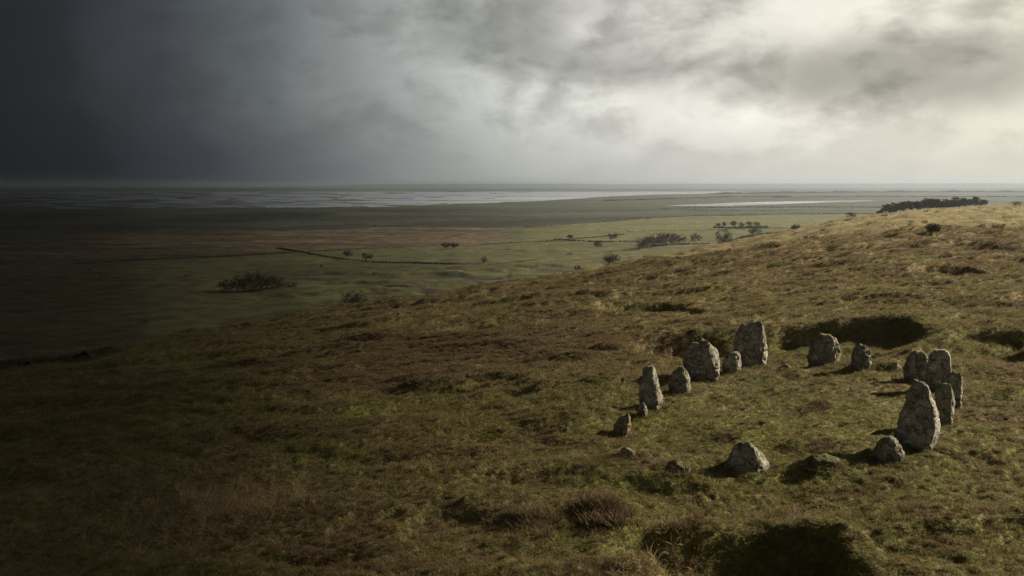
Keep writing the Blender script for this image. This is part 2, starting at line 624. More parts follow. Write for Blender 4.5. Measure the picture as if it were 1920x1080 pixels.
def mat_stone(name, seed, ochre=0.0, pale=0.5, moss=0.5, tone=1.0):
    m, k, b = material(name)
    tc = k.n.new('ShaderNodeTexCoord').outputs['Object']
    p = k.vm('ADD', tc, (seed * 3.1, seed * 1.7, seed * 0.9))
    geo = k.n.new('ShaderNodeNewGeometry')
    nz = k.n.new('ShaderNodeSeparateXYZ')
    k.l.new(geo.outputs['Normal'], nz.inputs[0])
    oz = k.n.new('ShaderNodeSeparateXYZ')
    k.l.new(tc, oz.inputs[0])
    n1 = k.noise(p, 3.0, 6, 0.62, 0.3)
    n2 = k.noise(p, 9.0, 6, 0.65, 0.4)
    n3 = k.noise(p, 26.0, 4, 0.7)
    n4 = k.noise(k.vm('ADD', p, (7.0, 3.0, 1.0)), 3.2, 6, 0.66, 0.6)
    vo = k.n.new('ShaderNodeTexVoronoi')
    vo.feature = 'DISTANCE_TO_EDGE'
    vo.inputs['Scale'].default_value = 2.6
    k.l.new(k.vm('ADD', p, k.vm('MULTIPLY', k.noise(p, 4.0, 4, 0.6, 0, True), (0.5, 0.5, 0.5))), vo.inputs['Vector'])
    crack = k.ss(vo.outputs['Distance'], 0.0, 0.045, 1.0, 0.0)
    c = k.ramp(n1, [(0.30, (0.155 * tone, 0.138 * tone, 0.105 * tone)), (0.5, (0.26 * tone, 0.234 * tone, 0.18 * tone)), (0.7, (0.37 * tone, 0.338 * tone, 0.27 * tone))])
    c = k.mix(k.ss(n2, 0.53, 0.66, 0, 0.5), c, (0.075, 0.068, 0.052, 1))           # dark weathered stain
    c = k.mix(k.m('MULTIPLY', k.ss(n4, 0.54, 0.62), pale), c, (0.50, 0.48, 0.42, 1))  # pale crustose lichen
    mo = k.m('MULTIPLY', k.ss(k.m('ADD', k.m('MULTIPLY', nz.outputs[2], 0.25), n2), 0.56, 0.74), moss)
    c = k.mix(mo, c, (0.150, 0.132, 0.040, 1))                                        # moss
    base = k.m('MULTIPLY', k.ss(k.m('ADD', oz.outputs[2], k.m('MULTIPLY', n2, 0.5)), 0.18, 0.55, 1.0, 0.0), 0.8)
    c = k.mix(base, c, (0.062, 0.058, 0.022, 1))                                      # turf stain at the foot
    c = k.mix(k.m('MULTIPLY', crack, 0.55), c, (0.035, 0.031, 0.024, 1))
    if ochre:
        c = k.mix(k.m('MULTIPLY', k.ss(k.noise(p, 6.0, 4, 0.6), 0.46, 0.6), ochre), c, (0.26, 0.19, 0.05, 1))
    v = k.ss(n3, 0.3, 0.7, 0.72, 1.25)
    c = k.mix(1.0, c, k.comb(v, v, v), 'MULTIPLY')
    k.put(b.inputs['Base Color'], c)
    b.inputs['Roughness'].default_value = 0.85
    hh = k.m('SUBTRACT', k.m('ADD', k.m('MULTIPLY', n2, 1.0), k.m('MULTIPLY', n3, 0.5)), k.m('MULTIPLY', crack, 0.9))
    bump(k, b, hh, 1.0, 0.09)
    return m


def mat_plain():
    m, k, b = material('coastal_plain')
    p = world_pos(k)
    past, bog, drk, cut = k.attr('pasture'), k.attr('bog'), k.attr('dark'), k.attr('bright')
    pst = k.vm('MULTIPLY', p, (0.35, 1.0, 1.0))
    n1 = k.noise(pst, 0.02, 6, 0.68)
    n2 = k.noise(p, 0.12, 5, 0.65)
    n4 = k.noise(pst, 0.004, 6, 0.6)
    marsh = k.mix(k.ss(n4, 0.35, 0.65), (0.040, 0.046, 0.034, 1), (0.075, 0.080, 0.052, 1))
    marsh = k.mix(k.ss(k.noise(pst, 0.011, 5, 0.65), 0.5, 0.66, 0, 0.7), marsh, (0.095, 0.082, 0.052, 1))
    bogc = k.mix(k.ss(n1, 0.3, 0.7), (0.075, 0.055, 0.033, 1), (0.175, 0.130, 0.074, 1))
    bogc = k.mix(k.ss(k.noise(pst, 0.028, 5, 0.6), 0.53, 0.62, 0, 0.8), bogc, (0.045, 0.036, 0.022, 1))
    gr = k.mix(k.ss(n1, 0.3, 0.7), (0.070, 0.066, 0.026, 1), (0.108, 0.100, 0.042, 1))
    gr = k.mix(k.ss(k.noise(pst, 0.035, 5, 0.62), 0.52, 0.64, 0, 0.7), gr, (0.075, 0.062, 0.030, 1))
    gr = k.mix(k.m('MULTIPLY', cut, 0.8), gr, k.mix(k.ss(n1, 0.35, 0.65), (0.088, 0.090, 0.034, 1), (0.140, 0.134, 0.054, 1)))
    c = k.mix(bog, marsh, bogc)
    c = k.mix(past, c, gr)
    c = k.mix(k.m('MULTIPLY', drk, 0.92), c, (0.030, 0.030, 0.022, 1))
    v = k.ss(n2, 0.3, 0.7, 0.55, 1.4)
    c = k.mix(1.0, c, k.comb(v, v, v), 'MULTIPLY')
    k.put(b.inputs['Base Color'], c)
    bump(k, b, k.m('ADD', k.noise(p, 0.3, 5, 0.7), k.noise(p, 0.05, 4, 0.6)), 0.5, 1.2)
    return m


def mat_water():
    m, k, b = material('estuary_water')
    p = world_pos(k)
    pst = k.vm('MULTIPLY', p, (0.10, 1.0, 1.0))
    n = k.noise(pst, 0.0022, 6, 0.6)
    f = k.ss(n, 0.47, 0.60)
    c = k.mix(f, (0.04, 0.045, 0.05, 1), (0.13, 0.115, 0.10, 1))
    k.put(b.inputs['Base Color'], c)
    k.put(b.inputs['Roughness'], k.m('ADD', k.m('MULTIPLY', f, 0.22), 0.06))
    b.inputs['Specular IOR Level'].default_value = 0.5
    return m


def mat_plain_color(name, c1, c2, scale, rough=0.9):
    m, k, b = material(name)
    tc = k.n.new('ShaderNodeTexCoord').outputs['Object']
    n = k.noise(tc, scale, 4, 0.6)
    c = k.mix(k.ss(n, 0.3, 0.7), (*c1, 1), (*c2, 1))
    k.put(b.inputs['Base Color'], c)
    b.inputs['Roughness'].default_value = rough
    return m


M_MOOR = mat_moor()
M_BLADE = mat_blade()
M_PLAIN = mat_plain()
M_WATER = mat_water()
M_BARK = mat_plain_color('bark', (0.06, 0.05, 0.040), (0.12, 0.10, 0.08), 3.0)
M_TWIG = mat_plain_color('bare_twigs', (0.075, 0.052, 0.040), (0.15, 0.105, 0.08), 0.6)
M_TWIG2 = mat_plain_color('dull_twigs', (0.085, 0.070, 0.048), (0.15, 0.122, 0.08), 0.6)
M_PINE = mat_plain_color('pine_needles', (0.030, 0.036, 0.018), (0.070, 0.074, 0.036), 0.8)
M_GORSE = mat_plain_color('gorse', (0.030, 0.030, 0.014), (0.062, 0.055, 0.024), 0.8)
M_HEDGE = mat_plain_color('hedge', (0.028, 0.028, 0.018), (0.065, 0.055, 0.034), 0.15)
M_WALLST = mat_plain_color('field_stone', (0.10, 0.095, 0.085), (0.24, 0.225, 0.20), 0.5)
M_HILLS = mat_plain_color('far_ridge', (0.016, 0.026, 0.030), (0.030, 0.040, 0.042), 0.0008)

#PART2

# ------------------------------------------------------------------ the moor (hill)
def build_hill():
    t = np.unique(np.concatenate([np.linspace(-1.25, -0.58, 50), np.linspace(-0.58, 0.58, 1000), np.linspace(0.58, 1.25, 40)]))
    q = np.linspace(0, 1, 560)
    inv = 1 / (1 / 13.0 + q * (1 / 130.0 - 1 / 13.0))
    lg = 13.0 * (10.0 ** q)
    mid = np.exp(0.5 * np.log(inv) + 0.5 * np.log(lg))
    y = np.concatenate([np.linspace(-6, 12.6, 24), mid, np.geomspace(130, 620, 230)[1:], np.geomspace(620, 1450, 40)[1:]])
    Y, T = np.meshgrid(y, t, indexing='ij')
    X = T * np.maximum(Y + 3.0, 12.0)
    x, yy = X.ravel(), Y.ravel()
    z = hill_height(x, yy)
    me = mesh_np('moor', np.stack([x, yy, z], 1), grid_faces(len(y), len(t)), M_MOOR)
    g, r, s = veg_masks(x, yy)
    add_attr(me, 'green', g); add_attr(me, 'rust', r); add_attr(me, 'straw', s)
    o = obj('hill', me)
    tag(o, 'rough olive and brown moorland hill', 'hill', kind='structure')


build_hill()

# ------------------------------------------------------------------ standing stones
def round_section(n, yaw, dr, power):
    """outline of a rounded rectangle turned by yaw, scaled to unit half extents in x"""
    a = np.linspace(0, 2 * math.pi, n, endpoint=False)
    ca, sa = np.cos(a), np.sin(a)
    x = np.sign(ca) * np.abs(ca) ** (2 / power)
    y = np.sign(sa) * np.abs(sa) ** (2 / power) * dr
    c, s = math.cos(yaw), math.sin(yaw)
    X = x * c - y * s; Y = x * s + y * c
    k = np.abs(X).max()
    return X / k, Y / k


def stone(name, xl, xr, yb, yt, prof, label, seed, dr=0.6, yaw=25, power=4.0, mat=None, rough=1.0, lean=0.0, cat='standing stone'):
    cx = (xl + xr) / 2
    wx, wy = on_hill(cx, yb, hill_height)
    sc = wy / F
    wpx, hpx = (xr - xl) * sc, (yb - yt) * sc
    ns, nr = 72, 54
    SX, SY = round_section(ns, R(-yaw), dr, power + 1.5 if name == 'standing_stone' and power > 3.5 else power)
    hs = np.linspace(0, 1, nr)
    ph = np.array([p[0] for p in prof]); pl = np.array([p[1] for p in prof]); pr = np.array([p[2] for p in prof])
    sink = 0.28
    zs = np.concatenate([[-sink, -sink * 0.5], hs * hpx])
    hh = np.concatenate([[0, 0], hs])
    l = np.interp(hh, ph, pl) - 0.5; r = np.interp(hh, ph, pr) - 0.5
    c = (l + r) / 2 * wpx; hw = (r - l) / 2 * wpx
    # depth shrinks more gently than width
    hwm = hw.max()
    hd = hwm * ((0.5 + 0.5 * (hw / hwm)) if name == 'standing_stone' else (0.25 + 0.75 * (hw / hwm) ** 0.8))
    x = (c[:, None] + SX[None] * hw[:, None])
    y = (SY[None] * hd[:, None]) + lean * zs[:, None]
    z = np.repeat(zs[:, None], ns, 1)
    top = np.array([[c[-1], 0, hpx * 1.0 + 0.01]])
    v = np.concatenate([np.stack([x, y, z], -1).reshape(-1, 3), top])
    f = []
    R_ = len(zs)
    i = np.arange(R_ - 1)[:, None] * ns; j = np.arange(ns)[None]
    j2 = (j + 1) % ns
    quads = np.stack([i + j, i + j2, i + ns + j2, i + ns + j], -1).reshape(-1, 4)
    tris = np.concatenate([quads[:, [0, 1, 2]], quads[:, [0, 2, 3]]])
    tp = len(v) - 1; b0 = (R_ - 1) * ns
    cap = np.array([[b0 + a, b0 + (a + 1) % ns, tp] for a in range(ns)])
    tris = np.concatenate([tris, cap])
    # split faces: the block is chopped by a few random planes
    rg = random.Random(seed * 7 + 1)
    mid = np.array([0, 0, hpx * 0.45])
    u = (v - mid) / np.array([wpx * .5, hwm * dr, hpx * .55])
    tall = name == 'standing_stone'
    for kk in range(7 if tall else 13):
        th = rg.uniform(0, 2 * math.pi)
        n = np.array([math.cos(th), math.sin(th), rg.uniform(-0.25, 1.0)]); n /= np.linalg.norm(n)
        q = u @ n
        cut = q.max() * (rg.uniform(0.88, 0.97) if tall else rg.uniform(0.80, 0.95))
        u = u - n[None] * np.maximum(0, q - cut)[:, None] * 0.92
    v = u * np.array([wpx * .5, hwm * dr, hpx * .55]) + mid
    v[:, 2] *= hpx / max(v[:, 2].max(), 1e-3)
    # weathering: broad chips, ledges and pitting, pushed along the outward direction
    ctr = np.stack([np.interp(v[:, 2], zs, c), np.zeros(len(v)), np.full(len(v), hpx * 0.4)], 1)
    d = v - ctr
    d[:, 2] *= 0.6
    d /= np.linalg.norm(d, axis=1, keepdims=True) + 1e-6
    size = (wpx * hpx) ** 0.5
    q = v / size
    s0 = seed * 13
    n1 = noise3(q[:, 0] * 3.0 + s0, q[:, 1] * 3.0, q[:, 2] * 2.2, seed)
    n2 = noise3(q[:, 0] * 7 + s0, q[:, 1] * 7, q[:, 2] * 5, seed + 5)
    n3 = noise3(q[:, 0] * 16 + s0, q[:, 1] * 16, q[:, 2] * 13, seed + 9)
    ledge = np.abs(noise3(q[:, 0] * 4 + s0, q[:, 1] * 4, q[:, 2] * 4, seed + 3))
    disp = size * rough * (0.032 * n1 + 0.034 * n2 + 0.022 * n3 - 0.05 * np.maximum(0, 0.16 - ledge) / 0.16)
    v = v + d * disp[:, None]
    me = mesh_np(name, v, tris, mat)
    gz = float(hill_height(np.array([wx]), np.array([wy]))[0])
    o = obj(name, me, loc=(wx, wy + hwm * dr * 0.35, gz))
    tag(o, label, cat, 'stones of the ring')
    STONE_PTS.append((wx, wy + hwm * dr * 0.35, hwm))
    return o


MS1 = mat_stone('lichen_stone', 1, pale=0.65, moss=0.45, tone=1.15)
MS2 = mat_stone('mossy_stone', 4, pale=0.45, moss=0.85, tone=1.0)
MS5 = mat_stone('overgrown_stone', 12, pale=0.2, moss=1.0, tone=0.7)
MS3 = mat_stone('grey_stone', 7, pale=0.6, moss=0.6, tone=1.15)
MS4 = mat_stone('ochre_stone', 9, ochre=0.85, pale=0.4, moss=0.4)
DOME = [(0, 0, .96), (.3, .02, 1), (.6, .13, .94), (.85, .33, .77), (.95, .42, .68), (1, .5, .6)]
ROUND = [(0, .06, .92), (.25, .0, .98), (.5, .01, 1), (.75, .09, .95), (.9, .24, .85), (1, .45, .68)]
stone('standing_stone', 1200, 1243, 766, 686, [(0, .02, .98), (.25, .0, 1), (.5, .03, .9), (.8, .1, .76), (.92, .14, .69), (1, .36, .6)],
      'narrow tapering pillar stone with one dark face, beside the knee-high hunched stone', 1, 0.75, 32, 5, MS1)
stone('boulder', 1253, 1298, 738, 690, [(0, 0, 1), (.5, .05, .97), (.8, .2, .86), (.95, .4, .72), (1, .5, .62)],
      'knee-high hunched stone between the narrow pillar and the broad gabled stone', 2, 0.8, 35, 4, MS2)
stone('standing_stone', 1283, 1353, 716, 638, [(0, .1, 1), (.3, .02, 1), (.6, .0, .96), (.75, .05, .91), (.88, .25, .79), (1, .5, .6)],
      'broad gabled stone with hollows in its pale lichened face', 3, 0.6, 28, 4.5, MS3, 1.25)
stone('boulder', 1353, 1392, 698, 662, [(0, 0, .95), (.5, .04, 1), (.8, .15, .97), (1, .45, .85)],
      'squat grey stone wedged between the broad gabled stone and the tall slab', 4, 0.8, 30, 4, MS3)
stone('standing_stone', 1377, 1440, 688, 603, [(0, .2, .92), (.2, .1, .96), (.5, .02, 1), (.75, .1, .96), (.87, .2, .92), (.95, .48, .88), (1, .64, .8)],
      'tall slab with one peaked shoulder and white lichen streaks, against the turf bank', 5, 0.45, 18, 4.5, MS1, 1.15)
stone('boulder', 1515, 1578, 684, 628, ROUND,
      'large rounded brown boulder below the shaded turf bank', 6, 0.75, 24, 3.2, MS2)
stone('boulder', 1596, 1640, 692, 647, [(0, 0, .92), (.5, .02, .96), (.8, .15, .9), (1, .42, .6)],
      'smaller round-topped boulder beside the large brown boulder', 7, 0.8, 28, 3.2, MS2)
stone('boulder', 1664, 1694, 698, 680, DOME, 'low grey cobble half sunk in turf near the clustered slabs', 8, 0.9, 40, 5, MS3)
stone('boulder', 1697, 1747, 716, 660, ROUND, 'round dark boulder touching the flat-topped slab', 9, 0.8, 20, 3.2, MS2)
stone('standing_stone', 1738, 1783, 732, 656, [(0, 0, .9), (.5, .05, 1), (.85, .15, .97), (.95, .3, .88), (1, .42, .75)],
      'flat-topped slab with a white lichen patch, beside the round dark boulder', 10, 0.5, 24, 4, MS1)
stone('standing_stone', 1763, 1805, 770, 699, [(0, .45, .88), (.4, .2, .95), (.7, .1, 1), (.9, .38, 1), (1, .6, .88)],
      'leaning slab seen edge-on behind the thin upright slab', 11, 0.5, 35, 4, MS3)
stone('standing_stone', 1751, 1790, 798, 721, [(0, .2, .88), (.4, .1, .96), (.7, .05, 1), (.88, .2, .96), (1, .5, .78)],
      'thin upright slab with one sunlit edge behind the biggest stone', 12, 0.6, 30, 5, MS2)
stone('standing_stone', 1684, 1763, 844, 716, [(0, .08, .80), (.1, .0, .9), (.25, .02, .98), (.5, .13, 1), (.7, .27, .93), (.88, .38, .75), (.96, .42, .66), (1, .46, .57)],
      'biggest stone, a pointed lichen-blotched slab with a bright sunlit flank', 13, 0.62, 38, 5, MS1, 0.9)
stone('boulder', 1637, 1699, 863, 821, DOME, 'domed stone at the foot of the biggest slab', 14, 0.75, 12, 3, MS2)
stone('boulder', 1515, 1580, 870, 853, DOME, 'low mossy boulder nearly swallowed by its turf mound', 15, 0.8, 5, 3, MS5)
stone('boulder', 1358, 1446, 886, 833, [(0, 0, 1), (.4, .11, .94), (.75, .21, .82), (.92, .34, .73), (1, .54, .64)],
      'broad grey domed stone standing alone on the open side of the ring', 16, 0.7, 24, 3.6, MS3)
stone('boulder', 1245, 1298, 880, 864, [(0, 0, 1), (.4, .1, .95), (.8, .3, .78), (1, .45, .6)], 'flat brown boulder barely showing above the grass', 17, 0.8, 8, 3, MS5)
stone('boulder', 1158, 1197, 860, 840, [(0, 0, 1), (.3, .05, .98), (.6, .12, .85), (.85, .2, .62), (1, .28, .46)],
      'tilted half-buried stone with yellow lichen in a grass mound', 18, 0.9, 20, 4, MS4)
stone('standing_stone', 1150, 1184, 820, 777, [(0, .0, .72), (.3, .02, .94), (.55, .06, 1), (.75, .38, .96), (.9, .68, .93), (1, .76, .85)],
      'small sharp-pointed wedge stone with an ochre-lichened face', 19, 0.5, 40, 5, MS4)
stone('boulder', 1194, 1215, 781, 755, DOME, 'tiny upright stone at the foot of the narrow pillar', 20, 0.8, 30, 4, MS3)
stone('boulder', 1462, 1484, 694, 684, DOME, 'fist-shaped cobble in the grass between the tall slab and large brown boulder', 21, 0.8, 10, 3, MS3)
stone('boulder', 1640, 1658, 671, 662, DOME, 'small cobble at the foot of the turf bank behind the round-topped boulder', 22, 0.8, 10, 3, MS2)

# ------------------------------------------------------------------ coastal plain, water, far ridge
def curve(pts):
    p = np.array(pts, float)
    return lambda px: np.interp(px, p[:, 0], p[:, 1])


C_PAST = curve([(-900, 560), (0, 507), (200, 493), (420, 482), (560, 475), (640, 471), (760, 466), (860, 462), (1000, 455), (1100, 447), (1170, 440), (1330, 433), (1500, 428), (1700, 424), (2800, 420)])
C_BOG = curve([(-900, 470), (0, 446), (300, 432), (520, 434), (650, 424), (750, 421), (900, 426), (985, 429), (1150, 437), (1300, 433), (2800, 430)])
C_BR0 = curve([(900, 431), (985, 428), (1100, 420), (1230, 409), (1340, 405), (1500, 402), (1640, 402), (2800, 400)])
C_COAST = curve([(-900, 398), (0, 393), (300, 391), (700, 388.5), (850, 383), (1000, 377.5), (1090, 372), (1150, 368), (1230, 365), (1330, 361.5), (1420, 358.5), (2800, 350)])


def poly_mask(px, py, pts):
    inside = np.zeros(px.shape, bool)
    n = len(pts)
    for i in range(n):
        x0, y0 = pts[i]; x1, y1 = pts[(i + 1) % n]
        c = ((y0 > py) != (y1 > py)) & (px < (x1 - x0) * (py - y0) / (y1 - y0 + 1e-9) + x0)
        inside ^= c
    return inside


FARY = 17000.0
def build_plain():
    rows = np.concatenate([np.linspace(760, 420, 330), np.linspace(420, 352, 190)[1:], HOR + CZ * F / np.geomspace(CZ * F / 7.0, FARY, 30)[1:]])
    y = CZ * F / (rows - HOR)
    t = np.unique(np.concatenate([np.linspace(-1.2, -0.58, 20), np.linspace(-0.58, 0.58, 420), np.linspace(0.58, 1.2, 20)]))
    Y, T = np.meshgrid(y, t, indexing='ij')
    X = T * Y
    x, yy = X.ravel(), Y.ravel()
    px = 960 + F * x / yy; py = HOR + CZ * F / yy
    wx = 14 * noise2(px * 0.02, py * 0.25, 201) + 8 * noise2(px * 0.06, py * 0.5, 202)
    wob = 1.6 * fbm2(px * 0.012, py * 0.12, 4, 203)
    wc = 0.9 * fbm2(px * 0.02, py * 0.2, 4, 204) * np.clip((py - HOR) / 30, 0.2, 1.5)
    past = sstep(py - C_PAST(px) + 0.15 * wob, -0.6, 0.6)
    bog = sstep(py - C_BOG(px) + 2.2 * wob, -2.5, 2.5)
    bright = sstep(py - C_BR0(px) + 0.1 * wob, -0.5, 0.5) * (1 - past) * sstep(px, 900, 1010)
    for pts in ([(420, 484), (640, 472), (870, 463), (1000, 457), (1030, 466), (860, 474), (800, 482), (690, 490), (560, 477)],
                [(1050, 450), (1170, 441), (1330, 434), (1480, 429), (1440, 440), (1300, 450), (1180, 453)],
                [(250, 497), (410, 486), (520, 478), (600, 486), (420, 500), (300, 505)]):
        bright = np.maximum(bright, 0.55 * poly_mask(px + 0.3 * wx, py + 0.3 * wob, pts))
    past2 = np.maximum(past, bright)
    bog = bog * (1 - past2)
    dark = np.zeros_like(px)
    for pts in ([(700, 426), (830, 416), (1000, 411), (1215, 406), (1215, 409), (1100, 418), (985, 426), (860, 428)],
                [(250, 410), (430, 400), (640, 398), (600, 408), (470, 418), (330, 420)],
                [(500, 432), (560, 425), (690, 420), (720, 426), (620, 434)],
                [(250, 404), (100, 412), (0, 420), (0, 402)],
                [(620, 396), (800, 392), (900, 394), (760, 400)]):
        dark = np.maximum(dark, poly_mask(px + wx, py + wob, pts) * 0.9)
    # creeks and drains
    cr = np.abs(fbm2(px * 0.006 + 7, py * 0.10, 4, 205))
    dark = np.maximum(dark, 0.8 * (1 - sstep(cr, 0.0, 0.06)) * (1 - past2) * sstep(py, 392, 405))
    water = sstep(C_COAST(px) - py + wc, -0.35, 0.35) * sstep(py - 359.2 + 0.7 * wc, -0.3, 0.3)
    chan = poly_mask(px + 0.5 * wx, py + 0.5 * wc, [(1225, 386.6), (1380, 386), (1450, 384), (1540, 380), (1640, 377.3), (1640, 375.5), (1520, 376.6), (1400, 379), (1300, 383.5)])
    chan2 = poly_mask(px + wx, py + wc * 0.4, [(1230, 364.5), (1420, 361.5), (1420, 360.5), (1230, 363)])
    mth = np.interp(px, [0, 500, 1000], [0.02, 0.14, 0.40])
    mud = 1 - sstep(fbm2(px * 0.010 + 3, py * 0.55, 4, 206) - mth, 0.0, 0.05)
    water = np.maximum(water * mud, np.maximum(chan, chan2))
    rel = 0.9 * fbm2(x * 0.012, yy * 0.012, 4, 207) + 0.35 * fbm2(x * 0.06, yy * 0.06, 3, 208)
    z = np.maximum(0.30, 0.65 + rel * sstep(py, 372, 400))
    # rough broken ground below the hill
    rough = sstep(py - (C_PAST(px) + 32), 0, 20) * sstep(px, 350, 700)
    z += rough * 1.1 * (sstep(fbm2(x * 0.035, yy * 0.05, 4, 209), 0.0, 0.12))
    dark = np.maximum(dark, rough * 0.9 * sstep(fbm2(x * 0.03 + 9, yy * 0.05, 4, 210), 0.10, 0.28))
    z = z * (1 - water) + water * (-0.5)
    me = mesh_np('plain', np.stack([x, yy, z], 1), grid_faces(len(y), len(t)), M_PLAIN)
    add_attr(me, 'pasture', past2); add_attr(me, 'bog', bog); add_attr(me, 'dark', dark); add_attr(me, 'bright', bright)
    tag(obj('ground', me), 'coastal plain of green pasture, brown bog and salt marsh', 'plain', kind='structure')


build_plain()
v = np.array([(-30000, 900, 0.1), (30000, 900, 0.1), (30000, FARY, 0.1), (-30000, FARY, 0.1)])
tag(obj('water', mesh_np('water', v, np.array([[0, 1, 2, 3]]), M_WATER)), 'grey estuary water with mud banks', 'water', kind='structure')


def build_ridge():
    t = np.linspace(-0.75, 0.75, 700)
    px = 960 + F * t
    rows = []
    d0 = 11800.0
    e = np.interp(px, [-400, 560, 640, 700, 900, 1080, 1100, 1400, 1920, 2400], [0, 3, 22, 34, 40, 39, 35, 41, 46, 46])
    e = e + 5 * fbm2(px * 0.008, px * 0, 4, 301) + 2.0 * fbm2(px * 0.06, px * 0, 3, 302)
    e = np.maximum(e, 1.0)
    prof = [(0, 0.0), (350, 0.55), (900, 0.9), (1500, 1.0), (2600, 0.6), (4500, 0.0)]
    for (dy, fz) in prof:
        dd = d0 + dy
        rows.append(np.stack([t * dd, np.full_like(t, dd), e * fz + 0.2], 1))
    v = np.concatenate(rows)
    tag(obj('terrain', mesh_np('terrain', v, grid_faces(len(prof), len(t)), M_HILLS)), 'low blue-grey ridge along the horizon', 'ridge', kind='structure')


build_ridge()

# ------------------------------------------------------------------ trees, bushes, hedges
class Soup:
    def __init__(self):
        self.v = []; self.f = []

    def tri(self, a, b, c):
        n = len(self.v)
        self.v += [tuple(a), tuple(b), tuple(c)]
        self.f.append((n, n + 1, n + 2))

    def tube(self, a, b, ra, rb, n=4):
        a = Vector(a); b = Vector(b)
        d = (b - a).normalized()
        u = d.cross(Vector((0.3, 1, 0.2))).normalized(); w = d.cross(u)
        base = len(self.v)
        for (p, r) in ((a, ra), (b, rb)):
            for i in range(n):
                th = 2 * math.pi * i / n
                self.v.append(tuple(p + (u * math.cos(th) + w * math.sin(th)) * r))
        for i in range(n):
            j = (i + 1) % n
            self.f.append((base + i, base + j, base + n + j))
            self.f.append((base + i, base + n + j, base + n + i))

    def strand(self, p, q, w, rng):
        p = Vector(p); q = Vector(q)
        d = q - p
        s = d.cross(Vector((rng.uniform(-1, 1), rng.uniform(-1, 1), rng.uniform(-1, 1))))
        if s.length < 1e-6:
            return
        s = s.normalized() * w * 0.5
        self.tri(p - s, p + s, q)

    def mesh(self, name, mat, smooth=False):
        return mesh_np(name, np.array(self.v), np.array(self.f), mat, smooth)


def bare_tree_meshes(h, w, lean, seed, stems=1, dens=1.0, trunk_frac=0.28, thick=1.0):
    rng = random.Random(seed)
    tr, cr = Soup(), Soup()
    ends = []
    cz = 0.60 if stems == 1 else 0.47
    cc = Vector((lean * 0.25 * w, 0, h * cz))
    rad = Vector((w / 2, w * 0.42, h * (0.99 - cz)))
    for s in range(stems):
        a0 = rng.uniform(0, 6.28)
        b = Vector((0, 0, 0)) if stems == 1 else Vector((rng.uniform(-.22, .22) * w, rng.uniform(-.2, .2) * w, 0))
        r0 = 0.035 * h * thick * (1 if stems == 1 else 0.5)
        fork = b + Vector((lean * 0.08 * w + rng.uniform(-.03, .03) * h, 0, h * trunk_frac))
        tr.tube(b + Vector((0, 0, -0.6)), b + (fork - b) * .5 + Vector((.02 * h * rng.uniform(-1, 1), 0, 0)), r0 * 1.25, r0, 5)
        tr.tube(b + (fork - b) * .45, fork, r0, r0 * .8, 5)
        nl = 7 if stems == 1 else 3
        for i in range(nl):
            while True:
                u = Vector((rng.uniform(-1, 1), rng.uniform(-1, 1), rng.uniform(-.45, 1)))
                if .5 < u.length < 1: break
            tip = cc + Vector((u.x * rad.x, u.y * rad.y, u.z * rad.z)) * .75
            midp = fork.lerp(tip, .5) + Vector((0, 0, .08 * h * rng.uniform(0, 1)))
            tr.tube(fork, midp, r0 * .55, r0 * .38); tr.tube(midp, tip, r0 * .38, r0 * .15)
            for kx in range(4):
                st = midp.lerp(tip, rng.random())
                e = st + Vector((rng.uniform(-1, 1) + lean * .5, rng.uniform(-1, 1), rng.uniform(-.2, 1))) * .2 * h
                tr.tube(st, e, r0 * .2, r0 * .07, 3)
                ends.append((st, e))
            ends.append((midp, tip))
    for i in range(int(1900 * dens)):
        if rng.random() < .5:
            a, e = rng.choice(ends)
            p = a.lerp(e, rng.random())
        else:
            while True:
                u = Vector((rng.uniform(-1, 1), rng.uniform(-1, 1), rng.uniform(-.8, 1)))
                if u.length < 1: break
            p = cc + Vector((u.x * rad.x, u.y * rad.y, u.z * rad.z)) * .85
            if noise_pt(p, seed, h) < -0.25: continue
        d = Vector(((p.x - cc.x) / w + lean * .5 + rng.uniform(-.6, .6), (p.y - cc.y) / w + rng.uniform(-.6, .6), (p.z - cc.z) / h + .35 + rng.uniform(-.5, .6)))
        q = p + d.normalized() * h * rng.uniform(.06, .16)
        if q.z < (.2 if stems == 1 else .04) * h: continue
        cr.strand(p, q, h * rng.uniform(.012, .030), rng)
    return tr, cr


def noise_pt(p, seed, h):
    return math.sin(p.x / h * 7.1 + seed) * math.sin(p.y / h * 6.3 + seed * 2) + math.sin(p.z / h * 8.7 + seed * 3) * .5


def bare_tree(name, px, py, hp, wp, label, cat, seed, lean=0.5, stems=1, dens=1.0, mat=None, loc=None, tf=0.28, group=None):
    if loc is None:
        x, y = on_plain(px, py)
        z = 0.3
    else:
        x, y, z = loc
    s = y / F
    h, w = hp * s * 1.32, wp * s * 1.12
    tr, cr = bare_tree_meshes(h, w, lean, seed, stems, dens, tf)
    e = bpy.data.objects.new(name, None); COL.objects.link(e)
    e.empty_display_size = 0.5
    e.location = (x, y, z)
    tag(e, label, cat, group)
    obj('trunk' if stems == 1 else 'stems', tr.mesh('trunk', M_BARK), e)
    obj('crown', cr.mesh('crown', mat or M_TWIG), e)
    return e


